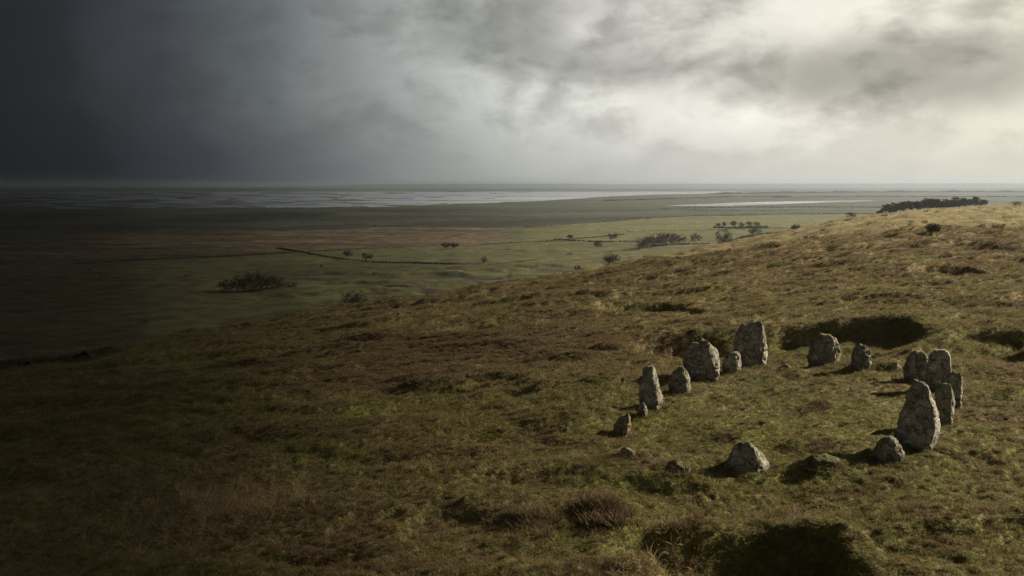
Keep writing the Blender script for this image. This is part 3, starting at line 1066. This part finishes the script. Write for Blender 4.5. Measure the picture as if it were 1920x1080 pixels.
G = 'bare trees and bushes on the plain'
bare_tree('hawthorn_tree', 650, 489, 15, 20, 'rounded bare thorn tree on the long hedge, beside the leaning thorn tree', 'tree', 11, .4, 1, 1.1, group=G)
bare_tree('hawthorn_tree', 684, 494, 16, 24, 'leaning thorn tree rising from a dark bush on the long hedge', 'tree', 12, .7, 1, 1.3, M_TWIG2, group=G)
bare_tree('hawthorn_tree', 834, 470, 12, 20, 'reddish thorn tree of the joined pair at the pasture edge', 'tree', 13, .3, 1, 1.5, group=G)
bare_tree('hawthorn_tree', 850, 470, 12, 20, 'reddish thorn tree of the joined pair at the pasture edge', 'tree', 14, .3, 1, 1.5, group=G)
bare_tree('hawthorn_tree', 907, 500, 15, 15, 'thin sparse leafless tree at the end of the long hedge', 'tree', 15, .2, 1, .35, group=G)
bare_tree('thorn_bush', 655, 584, 33, 54, 'spreading many-stemmed bare bush right behind the brow of the hill', 'bush', 16, .5, 6, 1.0, M_TWIG2, tf=.12, group=G)
bare_tree('hawthorn_tree', 1068, 454, 11, 15, 'small dense round tree alone near the bog edge', 'tree', 17, .2, 1, 1.2, M_TWIG2, group=G)
bare_tree('hawthorn_tree', 1143, 455, 15, 22, 'wind-bent bare tree on the low field wall', 'tree', 18, .9, 1, .9, group=G)
bare_tree('gorse_bush', 1122, 465, 11, 20, 'dark pointed gorse bush below the wind-bent tree', 'bush', 19, 0, 4, 1.5, M_GORSE, tf=.1, group=G)
bare_tree('hawthorn_tree', 1140, 505, 25, 36, 'spreading flat-crowned thorn tree at the foot of the hillside', 'tree', 20, .6, 1, 1.2, group=G)
bare_tree('gorse_bush', 1083, 510, 10, 16, 'dark squat bush beside the flat-crowned thorn tree', 'bush', 21, 0, 4, 1.2, M_GORSE, tf=.1, group=G)
bare_tree('thorn_bush', 1068, 482, 7, 14, 'small twiggy bush in the middle of the pasture', 'bush', 22, .3, 3, .6, tf=.1, group=G)
bare_tree('thorn_bush', 1352, 464, 27, 34, 'fuzzy leafless bush at the end of the hillside wall', 'bush', 23, .5, 5, 1.0, M_TWIG2, tf=.15, group=G)
bare_tree('hawthorn_tree', 1408, 447, 16, 28, 'wind-swept leafless tree where the hillside wall tops the slope', 'tree', 24, 1.0, 1, 1.2, M_TWIG2, group=G)
bare_tree('gorse_bush', 1345, 443, 6, 10, 'tiny dark bush standing above the fuzzy leafless bush', 'bush', 25, 0, 3, .8, M_GORSE, tf=.1, group=G)
for i, (bx, hp, wp) in enumerate([(1346, 8, 12), (1358, 9, 11), (1374, 11, 12), (1390, 9, 13), (1403, 10, 13), (1418, 10, 15)]):
    bare_tree('field_tree', bx, 428.5, hp, wp, 'round tree in the short row on the bright pasture', 'tree', 30 + i, .2, 1, 1.2, M_TWIG2, group='tree row on the bright pasture')
for i, (bx, by, hp, wp) in enumerate([(1192, 469, 18, 30), (1208, 467, 22, 30), (1226, 465, 23, 32), (1243, 463, 22, 30), (1258, 460, 18, 22)]):
    bare_tree('thicket_bush', bx, by, hp, wp, 'reddish wind-combed bush in the large scrub patch on the slope foot', 'bush', 40 + i, .9, 5, 1.0, tf=.12, group='scrub patch at the slope foot')
for i, (bx, by, hp, wp) in enumerate([(1272, 457, 14, 22), (1298, 456, 15, 26)]):
    bare_tree('thicket_bush', bx, by, hp, wp, ['wind-combed bush beside the large scrub patch', 'dark-stemmed bush next to the field wall, beyond the scrub patch'][i], 'bush', 50 + i, .9, 4, 1.0, tf=.12, group=G)
for i, (bx, by, hp, wp) in enumerate([(425, 549, 22, 50), (455, 550, 32, 56), (487, 549, 34, 56), (515, 547, 24, 46), (540, 545, 14, 36)]):
    bare_tree('thicket_bush', bx, by, hp, wp, 'dark bush of the big thicket in the shadowed pasture', 'bush', 60 + i, .3, 6, 1.2, M_TWIG2, tf=.12, group='big thicket in the shadowed pasture')
bare_tree('thorn_bush', 350, 522, 6, 24, 'low flat bush on the cross wall in the shadowed pasture', 'bush', 70, .3, 4, .8, M_TWIG2, tf=.1, group=G)
bare_tree('thorn_bush', 270, 611, 9, 24, 'small dark bush alone in the darkest pasture', 'bush', 71, .3, 4, .8, M_TWIG2, tf=.1, group=G)
bare_tree('thorn_bush', 1215, 413, 5, 20, 'low bush clump on the edge of the bright pasture', 'bush', 72, .3, 4, .8, M_TWIG2, tf=.1, group=G)
bare_tree('thorn_bush', 603, 503, 5, 9, 'tiny bush in the pasture below the long hedge', 'bush', 73, .0, 3, .5, M_GORSE, tf=.1, group=G)


def hill_spot(px, py):
    x, y = on_hill(px, py, hill_height)
    return (x, y, float(hill_height(np.array([x]), np.array([y]))[0]))


bare_tree('gorse_bush', 0, 0, 16, 34, 'dark peaked gorse bush alone on the open moor', 'bush', 80, .2, 7, 3.0, M_GORSE, loc=hill_spot(1747, 440), tf=.1)
bare_tree('gorse_bush', 0, 0, 9, 18, 'small dark gorse bush on the moor edge above the bright pasture', 'bush', 81, 0, 4, 1.5, M_GORSE, loc=hill_spot(1492, 431), tf=.1)
bare_tree('gorse_bush', 0, 0, 9, 26, 'gorse bush on the brow just short of the pine belt', 'bush', 82, 0, 5, 1.5, M_GORSE, loc=hill_spot(1596, 410), tf=.1)
bare_tree('gorse_bush', 0, 0, 6, 16, 'tiny gorse tuft downhill of the pine belt', 'bush', 83, 0, 4, 1.0, M_GORSE, loc=hill_spot(1658, 408), tf=.1)
bare_tree('gorse_bush', 0, 0, 8, 30, 'dark low gorse on the skyline past the pine belt', 'bush', 84, 0, 5, 1.5, M_GORSE, loc=hill_spot(1905, 387), tf=.1)
bare_tree('gorse_bush', 0, 0, 8, 22, 'small gorse bush on the shadowed brow of the hill', 'bush', 85, 0, 4, 1.5, M_GORSE, loc=hill_spot(460, 614), tf=.1)


# pine belt on the crest
def pine_meshes(seed, h=7.0):
    rng = random.Random(seed)
    tr, cr = Soup(), Soup()
    lean = .12 * h
    pts = [Vector((lean * f * f + .08 * h * rng.uniform(-.3, .3) * f, .03 * h * rng.uniform(-1, 1) * f, h * f)) for f in (0, .25, .5, .75, .93)]
    pts[0].z = -.6
    for i in range(4):
        tr.tube(pts[i], pts[i + 1], .022 * h * (1 - .22 * i), .022 * h * (1 - .22 * (i + 1)), 5)
    for i in range(26):
        f = rng.uniform(.36, 1.0)
        ax = pts[2].lerp(pts[4], (f - .5) / .43) if f > .5 else pts[1].lerp(pts[2], (f - .25) / .25)
        th = rng.uniform(0, 6.28)
        rr = h * .27 * math.sin(math.pi * min(1, max(.12, (1.08 - f) / .75))) ** .7 * rng.uniform(.5, 1.05)
        c = ax + Vector((math.cos(th) * rr, math.sin(th) * rr, rng.uniform(-.02, .05) * h))
        tr.tube(ax - Vector((0, 0, .04 * h)), c, .008 * h, .003 * h, 3)
        cs = h * rng.uniform(.06, .12)
        for j in range(34):
            u = Vector((rng.gauss(0, 1), rng.gauss(0, 1), rng.gauss(0, .6)))
            p = c + u * cs * .55
            q = p + Vector((rng.uniform(-1, 1), rng.uniform(-1, 1), rng.uniform(-.2, 1))) * cs * .9
            cr.strand(p, q, cs * rng.uniform(.3, .6), rng)
    return tr.mesh('trunk', M_BARK), cr.mesh('crown', M_PINE)


PM = [pine_meshes(900 + i) for i in range(5)]
rngp = random.Random(5)
PINE_LINE = curve([(1630, 404), (1660, 402), (1700, 399), (1760, 394.5), (1800, 391), (1845, 387)])
for row in range(3):
    for i in range(30):
        px = 1644 + i * 6.9 + rngp.uniform(-2, 2) + row * 2
        if row == 0 and 0.3 < rngp.random() < .45 and i < 12:
            continue
        hpx = np.interp(px, [1640, 1655, 1690, 1740, 1830, 1850], [9, 16, 23, 23, 19, 13]) * rngp.choice((rngp.uniform(.72, .95), rngp.uniform(.88, 1.12)))
        y = np.interp(px, [1640, 1850], [395, 520]) + row * 9 + rngp.uniform(-3, 3)
        x = (px - 960) / F * y
        z = float(hill_height(np.array([x]), np.array([y]))[0])
        tm, cm = PM[rngp.randrange(5)]
        e = bpy.data.objects.new('pine_tree', None); COL.objects.link(e)
        k = hpx * y / F / 7.0 * 0.84
        e.location = (x, y, z); e.scale = (k * 1.15, k * 1.15, k); e.rotation_euler = (0, 0, rngp.uniform(-.6, .6))
        tag(e, 'dark wind-clipped pine in the dense belt on the moor crest', 'tree', 'pine belt on the crest')
        obj('trunk', tm, e); obj('crown', cm, e)


def hedge(name, pts, hpx, label, seed, cat='hedge', mat=None, gaps=0.12, width=1.3, ground=None):
    """bushy bank along a line of photograph points on the plain (or hill)"""
    rng = random.Random(seed)
    w = []
    for p in pts:
        if ground:
            w.append(Vector(hill_spot(*p)))
        else:
            x, y = on_plain(*p); w.append(Vector((x, y, 0.2)))
    s = Soup()
    for a, b in zip(w[:-1], w[1:]):
        L = (b - a).length
        d = (a.y + b.y) / 2
        step = max(0.5, d / F * 2.2)
        n = max(2, int(L / step))
        nx = (b - a).normalized().cross(Vector((0, 0, 1)))
        prev = None
        for i in range(n + 1):
            p = a.lerp(b, i / n)
            ph = 1.8 * hpx * p.y / F
            hh = ph * (0.55 + 0.5 * rng.random()) * (0.35 if rng.random() < gaps else 1)
            c = p + nx * rng.uniform(-.2, .2)
            ring = [c - nx * width * .6 + Vector((0, 0, -.5)), c - nx * width * .35 + Vector((0, 0, hh * .55)),
                    c + Vector((0, 0, hh * .75)), c + nx * width * .35 + Vector((0, 0, hh * .55)), c + nx * width * .6 + Vector((0, 0, -.5))]
            if prev:
                for q in range(4):
                    s.tri(prev[q], ring[q], ring[q + 1]); s.tri(prev[q], ring[q + 1], prev[q + 1])
            prev = ring
            for j in range(int(5 + hpx * 3.5)):
                b0 = c + nx * rng.uniform(-.5, .5) * width + (b - a).normalized() * rng.uniform(-.5, .5) * step + Vector((0, 0, hh * rng.uniform(.1, .8)))
                t_ = b0 + Vector((rng.uniform(-.4, .7), rng.uniform(-.5, .5), rng.uniform(.1, .8))) * ph * (.6 if hpx < 8 else .25)
                s.strand(b0, t_, ph * rng.uniform(.15, .4) * (1 if hpx < 8 else .3), rng)
    o = obj(name, s.mesh(name, mat or M_HEDGE))
    tag(o, label, cat, 'field boundaries')
    return o


hedge('hedgerow', [(520, 468), (560, 474), (600, 482), (640, 488.5), (690, 493.5), (760, 494.5), (850, 497.5), (930, 501.5), (1010, 505)], 2.5, 'long dark hedge with three thorn trees, running across the pasture', 101)
hedge('hedgerow', [(-40, 510), (230, 492), (420, 482.5), (560, 475), (640, 471), (760, 466.5)], 2.2, 'thin hedge dividing the shadowed pasture from the brown bog', 102)
hedge('field_wall', [(155, 505), (185, 515), (232, 530)], 2.6, 'short pale wall slanting between two cross walls in the dark pasture', 103, 'wall', M_WALLST, .05, .7)
hedge('field_wall', [(-40, 549), (100, 539), (232, 530.5), (360, 521)], 2.4, 'low wall crossing the darkest pasture toward the low flat bush', 104, 'wall', M_WALLST, .3, .7)
hedge('hedgerow', [(860, 463), (1000, 455.5), (1100, 448), (1170, 441)], 1.8, 'low hedge between the upper pasture and the bog', 105)
hedge('hedgerow', [(830, 471), (905, 469.5), (1000, 473), (1060, 477.5)], 1.8, 'curving low hedge beyond the reddish thorn pair', 106)
hedge('field_wall', [(1040, 450.5), (1110, 455), (1180, 455), (1240, 457)], 2.2, 'low field wall under the wind-bent tree', 107, 'wall', M_HEDGE, .2, .8)
hedge('field_wall', [(1085, 513), (1160, 505), (1250, 490), (1340, 465), (1400, 448.5), (1450, 441.5)], 4.0, 'stone wall climbing along the foot of the hillside', 108, 'wall', M_HEDGE, .15, .8)
hedge('hedgerow', [(985, 428.5), (1100, 420.5), (1225, 409.5), (1340, 405.5), (1500, 402.5), (1640, 402.5)], 1.7, 'hedge along the far side of the bright pasture', 109)
hedge('hedgerow', [(1150, 437.5), (1240, 434), (1330, 432.5), (1500, 428)], 1.5, 'hedge along the near side of the bright pasture', 110)
hedge('hedgerow', [(1338, 429), (1385, 429), (1440, 428)], 3.0, 'dense dark hedge under the short tree row', 111)
hedge('hedgerow', [(300, 597), (400, 579), (480, 566), (600, 553), (700, 545)], 2.2, 'broken hedge below the big thicket', 112, gaps=.4)
hedge('hedgerow', [(700, 425.5), (820, 425), (985, 417.5), (1200, 409.5)], 1.4, 'dark boundary hedge beside the marsh strip', 113)
hedge('hedgerow', [(1210, 464), (1275, 461), (1330, 460)], 3.0, 'dark hedge at the foot of the scrub patch', 114)
hedge('field_wall', [(1280, 462), (1390, 462.5)], 1.8, 'short level wall behind the fuzzy leafless bush', 115, 'wall', M_HEDGE, .3, .8)
hedge('hedgerow', [(660, 548), (760, 545), (850, 537), (940, 522)], 2.0, 'patchy overgrown hedge in the rough ground below the hill brow', 116, gaps=.5)
hedge('hedgerow', [(0, 470), (140, 462), (300, 458), (420, 452)], 1.5, 'faint drain bank crossing the shadowed brown bog', 118)
hedge('hedgerow', [(600, 446), (760, 441), (900, 443), (980, 439)], 1.3, 'faint drain bank crossing the sunlit brown bog', 119)
hedge('hedgerow', [(905, 500), (1000, 490), (1070, 484), (1150, 473), (1200, 470)], 1.8, 'low hedge rising to the scrub patch from the sparse tree', 120)
hedge('hedgerow', [(1000, 400), (1130, 397), (1300, 395), (1450, 396), (1600, 393)], 1.1, 'distant dyke line across the grey salt marsh', 121)
hedge('field_wall', [(0, 597), (120, 588), (260, 575), (390, 560)], 1.8, 'dim wall across the darkest pasture toward the big thicket', 122, 'wall', M_WALLST, .3, .7)
# dark scrub along the shaded brow at the left
hedge('gorse_hedge', [(-60, 694), (0, 688), (80, 678), (160, 668), (235, 657)], 9, 'dark gorse thicket along the shadowed brow of the hill', 117, 'bush', M_GORSE, .2, 2.5, ground=True)


def far_wood(name, pts, hpx, label, seed):
    rng = random.Random(seed)
    s = Soup()
    for a, b in zip(pts[:-1], pts[1:]):
        n = int(abs(b[0] - a[0]) / 1.4)
        for i in range(n):
            f = i / n
            px, py = a[0] + (b[0] - a[0]) * f, a[1] + (b[1] - a[1]) * f
            x, y = on_plain(px, py)
            hh = hpx * y / F * (0.65 + .35 * math.sin(px * .09 + seed) * math.sin(px * .031) + rng.uniform(-.15, .2))
            wd = y / F * 3.0
            for j in range(7):
                p = Vector((x + rng.uniform(-1, 1) * wd, y + rng.uniform(-20, 20), rng.uniform(0, hh * .5)))
                q = p + Vector((rng.uniform(-.8, .8) * wd, 0, rng.uniform(.3, .6) * hh))
                s.strand(p, q, wd * rng.uniform(.6, 1.4), rng)
            s.tri((x - wd, y, -.5), (x + wd, y, -.5), (x + rng.uniform(-.4, .4) * wd, y, hh * .8))
    tag(obj(name, s.mesh(name, M_HEDGE)), label, 'woodland', kind='stuff')


far_wood('far_woodland', [(1330, 364.5), (1500, 362), (1700, 361), (1930, 361)], 4.5, 'hazy wood along the far bank beyond the channel', 1)
far_wood('far_woodland', [(1130, 377), (1240, 374), (1360, 370), (1480, 369)], 2.6, 'thin scrub along the marsh edge near the bay', 2)
far_wood('far_woodland', [(1450, 371), (1650, 369), (1930, 370)], 2.5, 'hazy strip of scrub behind the pine belt', 3)
far_wood('far_woodland', [(1240, 392), (1400, 389.5), (1600, 389), (1660, 390)], 2.2, 'low scrub on the near bank of the channel', 4)

#PART3

# ------------------------------------------------------------------ grass and heather
def tuft_mesh(name, n, length, spread, flat, width, seed, segs=2, wind=0.0):
    rng = np.random.default_rng(seed)
    V, Fc, AL, BL = [], [], [], []
    for i in range(n):
        a = rng.uniform(0, 2 * math.pi); rr = spread * math.sqrt(rng.uniform())
        p = np.array([math.cos(a) * rr, math.sin(a) * rr, -0.02])
        th = rng.uniform(0, 2 * math.pi)
        out = np.array([math.cos(th), math.sin(th), 0]) * 0.8 + np.array([math.cos(a), math.sin(a), 0]) * 0.4 + np.array([-wind, -0.3 * wind, 0])
        L = length * rng.uniform(0.5, 1.15)
        d = np.array([out[0] * flat, out[1] * flat, 1.0 - 0.6 * flat]); d /= np.linalg.norm(d)
        droop = rng.uniform(0.3, 1.1) * (0.4 + flat)
        side = np.cross(d, [rng.uniform(-1, 1), rng.uniform(-1, 1), 0.4]); side /= np.linalg.norm(side) + 1e-9
        b = len(V); br = rng.uniform()
        w = width * rng.uniform(0.6, 1.3)
        q = p.copy(); dd = d.copy()
        for s in range(segs):
            ws = w * (1 - 0.55 * s / segs) * 0.5
            V.extend([q - side * ws, q + side * ws]); AL.extend([s / segs] * 2); BL.extend([br] * 2)
            q = q + dd * L / segs
            dd = dd + np.array([out[0] * 0.35, out[1] * 0.35, -0.55]) * droop; dd /= np.linalg.norm(dd)
        V.append(q); AL.append(1.0); BL.append(br)
        for s in range(segs - 1):
            k = b + 2 * s
            Fc += [(k, k + 1, k + 3), (k, k + 3, k + 2)]
        k = b + 2 * (segs - 1)
        Fc.append((k, k + 1, k + 2))
    me = mesh_np(name, np.array(V), np.array(Fc), M_BLADE, False)
    add_attr(me, 'along', AL); add_attr(me, 'blade', BL)
    return me


def scatter():
    coll = bpy.data.collections.new('turf_pieces')
    specs = [  # name, blades, length, spread, flatness, width
        ('a_turf', 34, 0.13, 0.13, 0.65, 0.011, 1, 0.3), ('b_turf', 34, 0.11, 0.15, 0.85, 0.012, 2, 0.4),
        ('c_wiry', 26, 0.26, 0.12, 0.9, 0.008, 3, 0.6), ('d_wiry', 24, 0.30, 0.10, 0.7, 0.008, 4, 0.5),
        ('e_heath', 60, 0.14, 0.13, 0.30, 0.012, 5, 0.0), ('f_heath', 56, 0.18, 0.12, 0.45, 0.011, 6, 0.1),
        ('g_tussock', 120, 0.40, 0.14, 0.45, 0.012, 7, 0.15)]
    for (nm, n, L, sp, fl, wd, sd, wi) in specs:
        o = bpy.data.objects.new(nm, tuft_mesh(nm, n, L, sp, fl, wd, sd, 3 if n > 100 else 2, wi))
        coll.objects.link(o)
    rng = np.random.default_rng(77)
    N = 430000
    # more pieces per square metre near the camera
    yg = np.geomspace(12.5, 150, 400)
    dens = yg * 1.15 * yg ** -1.55
    cdf = np.cumsum(dens * np.gradient(yg)); cdf /= cdf[-1]
    y = np.interp(rng.uniform(size=N), cdf, yg)
    x = rng.uniform(-0.60, 0.60, N) * (y + 1)
    # extra fringe round the foot of every stone
    ex, ey = [], []
    for (sx, sy, r) in STONE_PTS:
        n = int(70 + 300 * r)
        a = rng.uniform(0, 2 * math.pi, n); rr = r * rng.uniform(0.75, 1.35, n) + 0.03
        ex.append(sx + np.cos(a) * rr); ey.append(sy + np.sin(a) * rr * 0.75)
    x = np.concatenate([x] + ex); y = np.concatenate([y] + ey)
    nst = len(x) - N
    keep = np.ones(len(x), bool)
    for (sx, sy, r) in STONE_PTS:
        keep &= ~((((x - sx) / (r * 0.8)) ** 2 + ((y - sy) / (r * 0.55)) ** 2) < 1)
    fringe = np.concatenate([np.zeros(N, bool), np.ones(nst, bool)])[keep]
    x, y = x[keep], y[keep]
    z = hill_height(x, y)
    g, r, s = veg_masks(x, y)
    n = len(x)
    u = rng.uniform(size=n)
    cl = fbm2(x * 0.9, y * 0.9, 3, 401)
    kind = np.where(u < 0.5, 0, 1)
    wiry = rng.uniform(size=n) < 0.16 + 0.45 * s * (1 - 0.5 * g) + 0.1 * sstep(y, 45, 90)
    kind = np.where(wiry, np.where(u < 0.5, 2, 3), kind)
    heath = rng.uniform(size=n) < 0.08 + 0.75 * r
    kind = np.where(heath, np.where(u < 0.5, 4, 5), kind)
    tus = (rng.uniform(size=n) < 0.006 + 0.02 * sstep(cl, 0.2, 0.5)) & ~fringe
    kind = np.where(tus, 6, kind)
    tg = np.array(GREEN) * 1.15; to = np.array(OLIVE) * 1.2; ts = np.array(STRAW); th = np.array(RUST) * 1.0; tb = np.array(BROWN) * 1.1
    gg = g[:, None]
    tint = tg * gg + to * (1 - gg)
    w1 = rng.uniform(size=n)[:, None]
    tint = np.where(wiry[:, None], ts * (0.45 + 0.5 * w1) * (1 - 0.45 * gg) + tg * 0.45 * gg, tint)
    tint = np.where(heath[:, None], th * w1 + tb * (1 - w1), tint)
    tint = np.where(tus[:, None], to * 0.8 * (1 - w1) + tb * 0.9 * w1, tint)
    tint = tint * (0.75 + 0.5 * rng.uniform(size=n))[:, None] * (1 + 0.25 * cl)[:, None]
    sc = 0.70 * (0.5 + 0.65 * rng.uniform(size=n)) * (0.85 + 0.55 * sstep(y, 18, 45) + 0.7 * sstep(y, 45, 150))
    sc = sc * np.where(tus, 0.75, 1.0) * np.where(heath, 0.95, 1.0)
    sc = sc * (1 - 0.35 * ring_mask(x, y)) * np.where(fringe, 1.35, 1.0)
    # named clumps seen in the photograph
    bx, by, bk, bt, bs = [], [], [], [], []
    for (px, py, hw, cnt, knd, col, scl, yd) in [
            (1135, 955, 40, 90, 5, RUST, 1.6, 0.30), (990, 975, 38, 60, 5, BROWN, 1.3, 0.25), (1250, 1010, 60, 60, 3, STRAW, 0.85, 0.5),
            (1500, 1075, 45, 50, 5, BROWN, 0.9, 0.4), (1290, 985, 70, 50, 5, RUST, 1.0, 0.3), (1180, 1050, 70, 70, 3, STRAW, 0.9, 0.6),
            (1440, 975, 110, 60, 3, BROWN, 1.0, 0.3), (1545, 838, 40, 40, 5, RUST, 0.8, 0.3), (1160, 870, 60, 60, 2, GREEN, 1.1, 0.5),
            (420, 950, 170, 420, 3, STRAW, 1.15, 1.2), (1540, 762, 32, 30, 5, RUST, 0.9, 0.3), (1370, 812, 35, 30, 5, BROWN, 0.8, 0.3)]:
        cx, cy_ = on_hill(px, py, hill_height)
        bx.append(cx + rng.normal(size=cnt) * hw * 0.5 / F * cy_); by.append(cy_ + rng.normal(size=cnt) * yd)
        bk.append(np.full(cnt, knd)); bs.append(scl * rng.uniform(0.6, 1.2, cnt))
        bt.append(np.array(col)[None] * rng.uniform(0.5, 1.1, cnt)[:, None])
    # dark heather clumps dotted over the far slope
    cnt = 1500
    fy = np.exp(rng.uniform(math.log(70), math.log(430), cnt)); fx = rng.uniform(-0.3, 0.62, cnt) * fy
    ok = fbm2(fx * 0.03, fy * 0.05, 3, 405) > -0.02
    fx, fy = fx[ok], fy[ok]; cnt = len(fx)
    bx.append(fx); by.append(fy); bk.append(np.where(rng.uniform(size=cnt) < .5, 4, 5))
    bs.append(rng.uniform(1.2, 3.2, cnt) * (0.7 + fy / 250)); bt.append(np.array(RUST)[None] * rng.uniform(0.35, 0.8, cnt)[:, None])
    bx, by = np.concatenate(bx), np.concatenate(by)
    x = np.concatenate([x, bx]); y = np.concatenate([y, by])
    z = np.concatenate([z, hill_height(bx, by)])
    kind = np.concatenate([kind] + bk); sc = np.concatenate([sc] + bs); tint = np.concatenate([tint] + bt)
    n = len(x)
    rot = np.stack([rng.normal(size=n) * 0.12, rng.normal(size=n) * 0.12, rng.normal(size=n) * 0.9], 1)
    groups = [('grass', (0, 1), 'short matted olive turf grass all over the moor', 'grass'),
              ('dry_grass', (2, 3), 'bleached wiry dead grass lying over the turf', 'grass'),
              ('heather', (4, 5), 'rusty brown heather and bracken litter on the moor', 'heather'),
              ('tussock_grass', (6,), 'taller drooping tussocks scattered over the moor', 'grass')]
    for (nm, ks, label, cat) in groups:
        sel = np.isin(kind, ks)
        me = bpy.data.meshes.new(nm)
        c = int(sel.sum())
        me.vertices.add(c)
        me.vertices.foreach_set('co', np.stack([x[sel], y[sel], z[sel]], 1).astype(np.float32).ravel())
        a = me.attributes.new('piece', 'INT', 'POINT'); a.data.foreach_set('value', kind[sel].astype(np.int32))
        a = me.attributes.new('size', 'FLOAT', 'POINT'); a.data.foreach_set('value', sc[sel].astype(np.float32))
        a = me.attributes.new('turn', 'FLOAT_VECTOR', 'POINT'); a.data.foreach_set('vector', rot[sel].astype(np.float32).ravel())
        a = me.attributes.new('tint', 'FLOAT_VECTOR', 'POINT'); a.data.foreach_set('vector', tint[sel].astype(np.float32).ravel())
        me.materials.append(M_BLADE)
        o = obj(nm, me)
        tag(o, label, cat, kind='stuff')
        ng = bpy.data.node_groups.new(nm + '_scatter', 'GeometryNodeTree')
        ng.interface.new_socket('Geometry', in_out='INPUT', socket_type='NodeSocketGeometry')
        ng.interface.new_socket('Geometry', in_out='OUTPUT', socket_type='NodeSocketGeometry')
        gi = ng.nodes.new('NodeGroupInput'); go = ng.nodes.new('NodeGroupOutput')
        ip = ng.nodes.new('GeometryNodeInstanceOnPoints')
        ci = ng.nodes.new('GeometryNodeCollectionInfo')
        ci.inputs['Collection'].default_value = coll
        ci.inputs['Separate Children'].default_value = True
        ci.inputs['Reset Children'].default_value = True
        def na(name, typ):
            q = ng.nodes.new('GeometryNodeInputNamedAttribute')
            q.data_type = typ
            q.inputs['Name'].default_value = name
            return q.outputs['Attribute']
        L = ng.links
        L.new(gi.outputs[0], ip.inputs['Points'])
        L.new(ci.outputs[0], ip.inputs['Instance'])
        ip.inputs['Pick Instance'].default_value = True
        L.new(na('piece', 'INT'), ip.inputs['Instance Index'])
        L.new(na('turn', 'FLOAT_VECTOR'), ip.inputs['Rotation'])
        L.new(na('size', 'FLOAT'), ip.inputs['Scale'])
        L.new(ip.outputs[0], go.inputs[0])
        md = o.modifiers.new('scatter', 'NODES')
        md.node_group = ng


scatter()

# ------------------------------------------------------------------ added sheet out of view, thinning to the right, to shade the left land
def mat_shade_sheet():
    m, k, b = material('shade_sheet_mat')
    m.use_nodes = True
    d = k.attr('cover')
    df = k.n.new('ShaderNodeBsdfDiffuse'); df.inputs[0].default_value = (0.30, 0.31, 0.33, 1)
    tp = k.n.new('ShaderNodeBsdfTransparent')
    mx = k.n.new('ShaderNodeMixShader')
    k.l.new(d, mx.inputs[0]); k.l.new(tp.outputs[0], mx.inputs[1]); k.l.new(df.outputs[0], mx.inputs[2])
    k.l.new(mx.outputs[0], k.n['Material Output'].inputs[0])
    return m


def build_shade_sheet():
    gy = np.concatenate([np.linspace(-120, 0, 8), np.geomspace(2, FARY * 1.1, 150)])
    gt = np.concatenate([np.linspace(-60, -1.2, 40), np.linspace(-1.18, 0.75, 150)])
    Y, T = np.meshgrid(gy, gt, indexing='ij')
    yy = np.maximum(Y, 0)
    X = T * (yy + 3.0)
    s = 260 + 1.0 * yy
    t_eff = X / (yy + 3.0)
    # how much sunlight the deck lets through at each place
    wob = 0.10 * fbm2(np.log(yy + 14) * 2.2, t_eff * 5, 4, 501) + 0.05 * fbm2(X * 0.004, Y * 0.004, 4, 502)
    q = t_eff + wob + 0.05 * sstep(yy, 120, 400)
    trans = np.interp(q, [-0.50, -0.36, -0.22, -0.08, 0.08, 0.25, 0.42], [0.0, 0.02, 0.13, 0.36, 0.64, 0.90, 1.0])
    zg = np.maximum(hill_base(X, Y), 0.6)
    s = s * (1 + 0.06 * fbm2(X * .01, Y * .01, 3, 503))          # uneven underside
    v = np.stack([X + s * LDIR.x, Y + s * LDIR.y, zg + s * LDIR.z], -1).reshape(-1, 3)
    me = mesh_np('shade_sheet', v, grid_faces(len(gy), len(gt)), mat_shade_sheet())
    add_attr(me, 'cover', (1 - trans).ravel())
    tag(obj('shade_sheet', me), 'added out-of-view sheet that shades one side of the land', 'shade_sheet', kind='stuff')


build_shade_sheet()

# ------------------------------------------------------------------ haze
HAZE = 1.1e-4
def build_haze():
    x0, x1, y0, y1, z0, z1 = -31000, 31000, -200, FARY + 600, -1.6, 66.0
    v = [(x, y, z) for x in (x0, x1) for y in (y0, y1) for z in (z0, z1)]
    f = [(0, 1, 3, 2), (4, 6, 7, 5), (0, 4, 5, 1), (2, 3, 7, 6), (0, 2, 6, 4), (1, 5, 7, 3)]
    m = bpy.data.materials.new('haze_air')
    m.use_nodes = True
    t = m.node_tree
    t.nodes.remove(t.nodes['Principled BSDF'])
    pv = t.nodes.new('ShaderNodeVolumePrincipled')
    pv.inputs['Color'].default_value = (0.50, 0.57, 0.66, 1)
    pv.inputs['Density'].default_value = HAZE
    pv.inputs['Anisotropy'].default_value = 0.1
    t.links.new(pv.outputs[0], t.nodes['Material Output'].inputs['Volume'])
    me = mesh_np('haze', np.array(v, float), np.array(f), m, False)
    tag(obj('haze', me), 'thin sea haze over the plain', 'haze', kind='stuff')


build_haze()
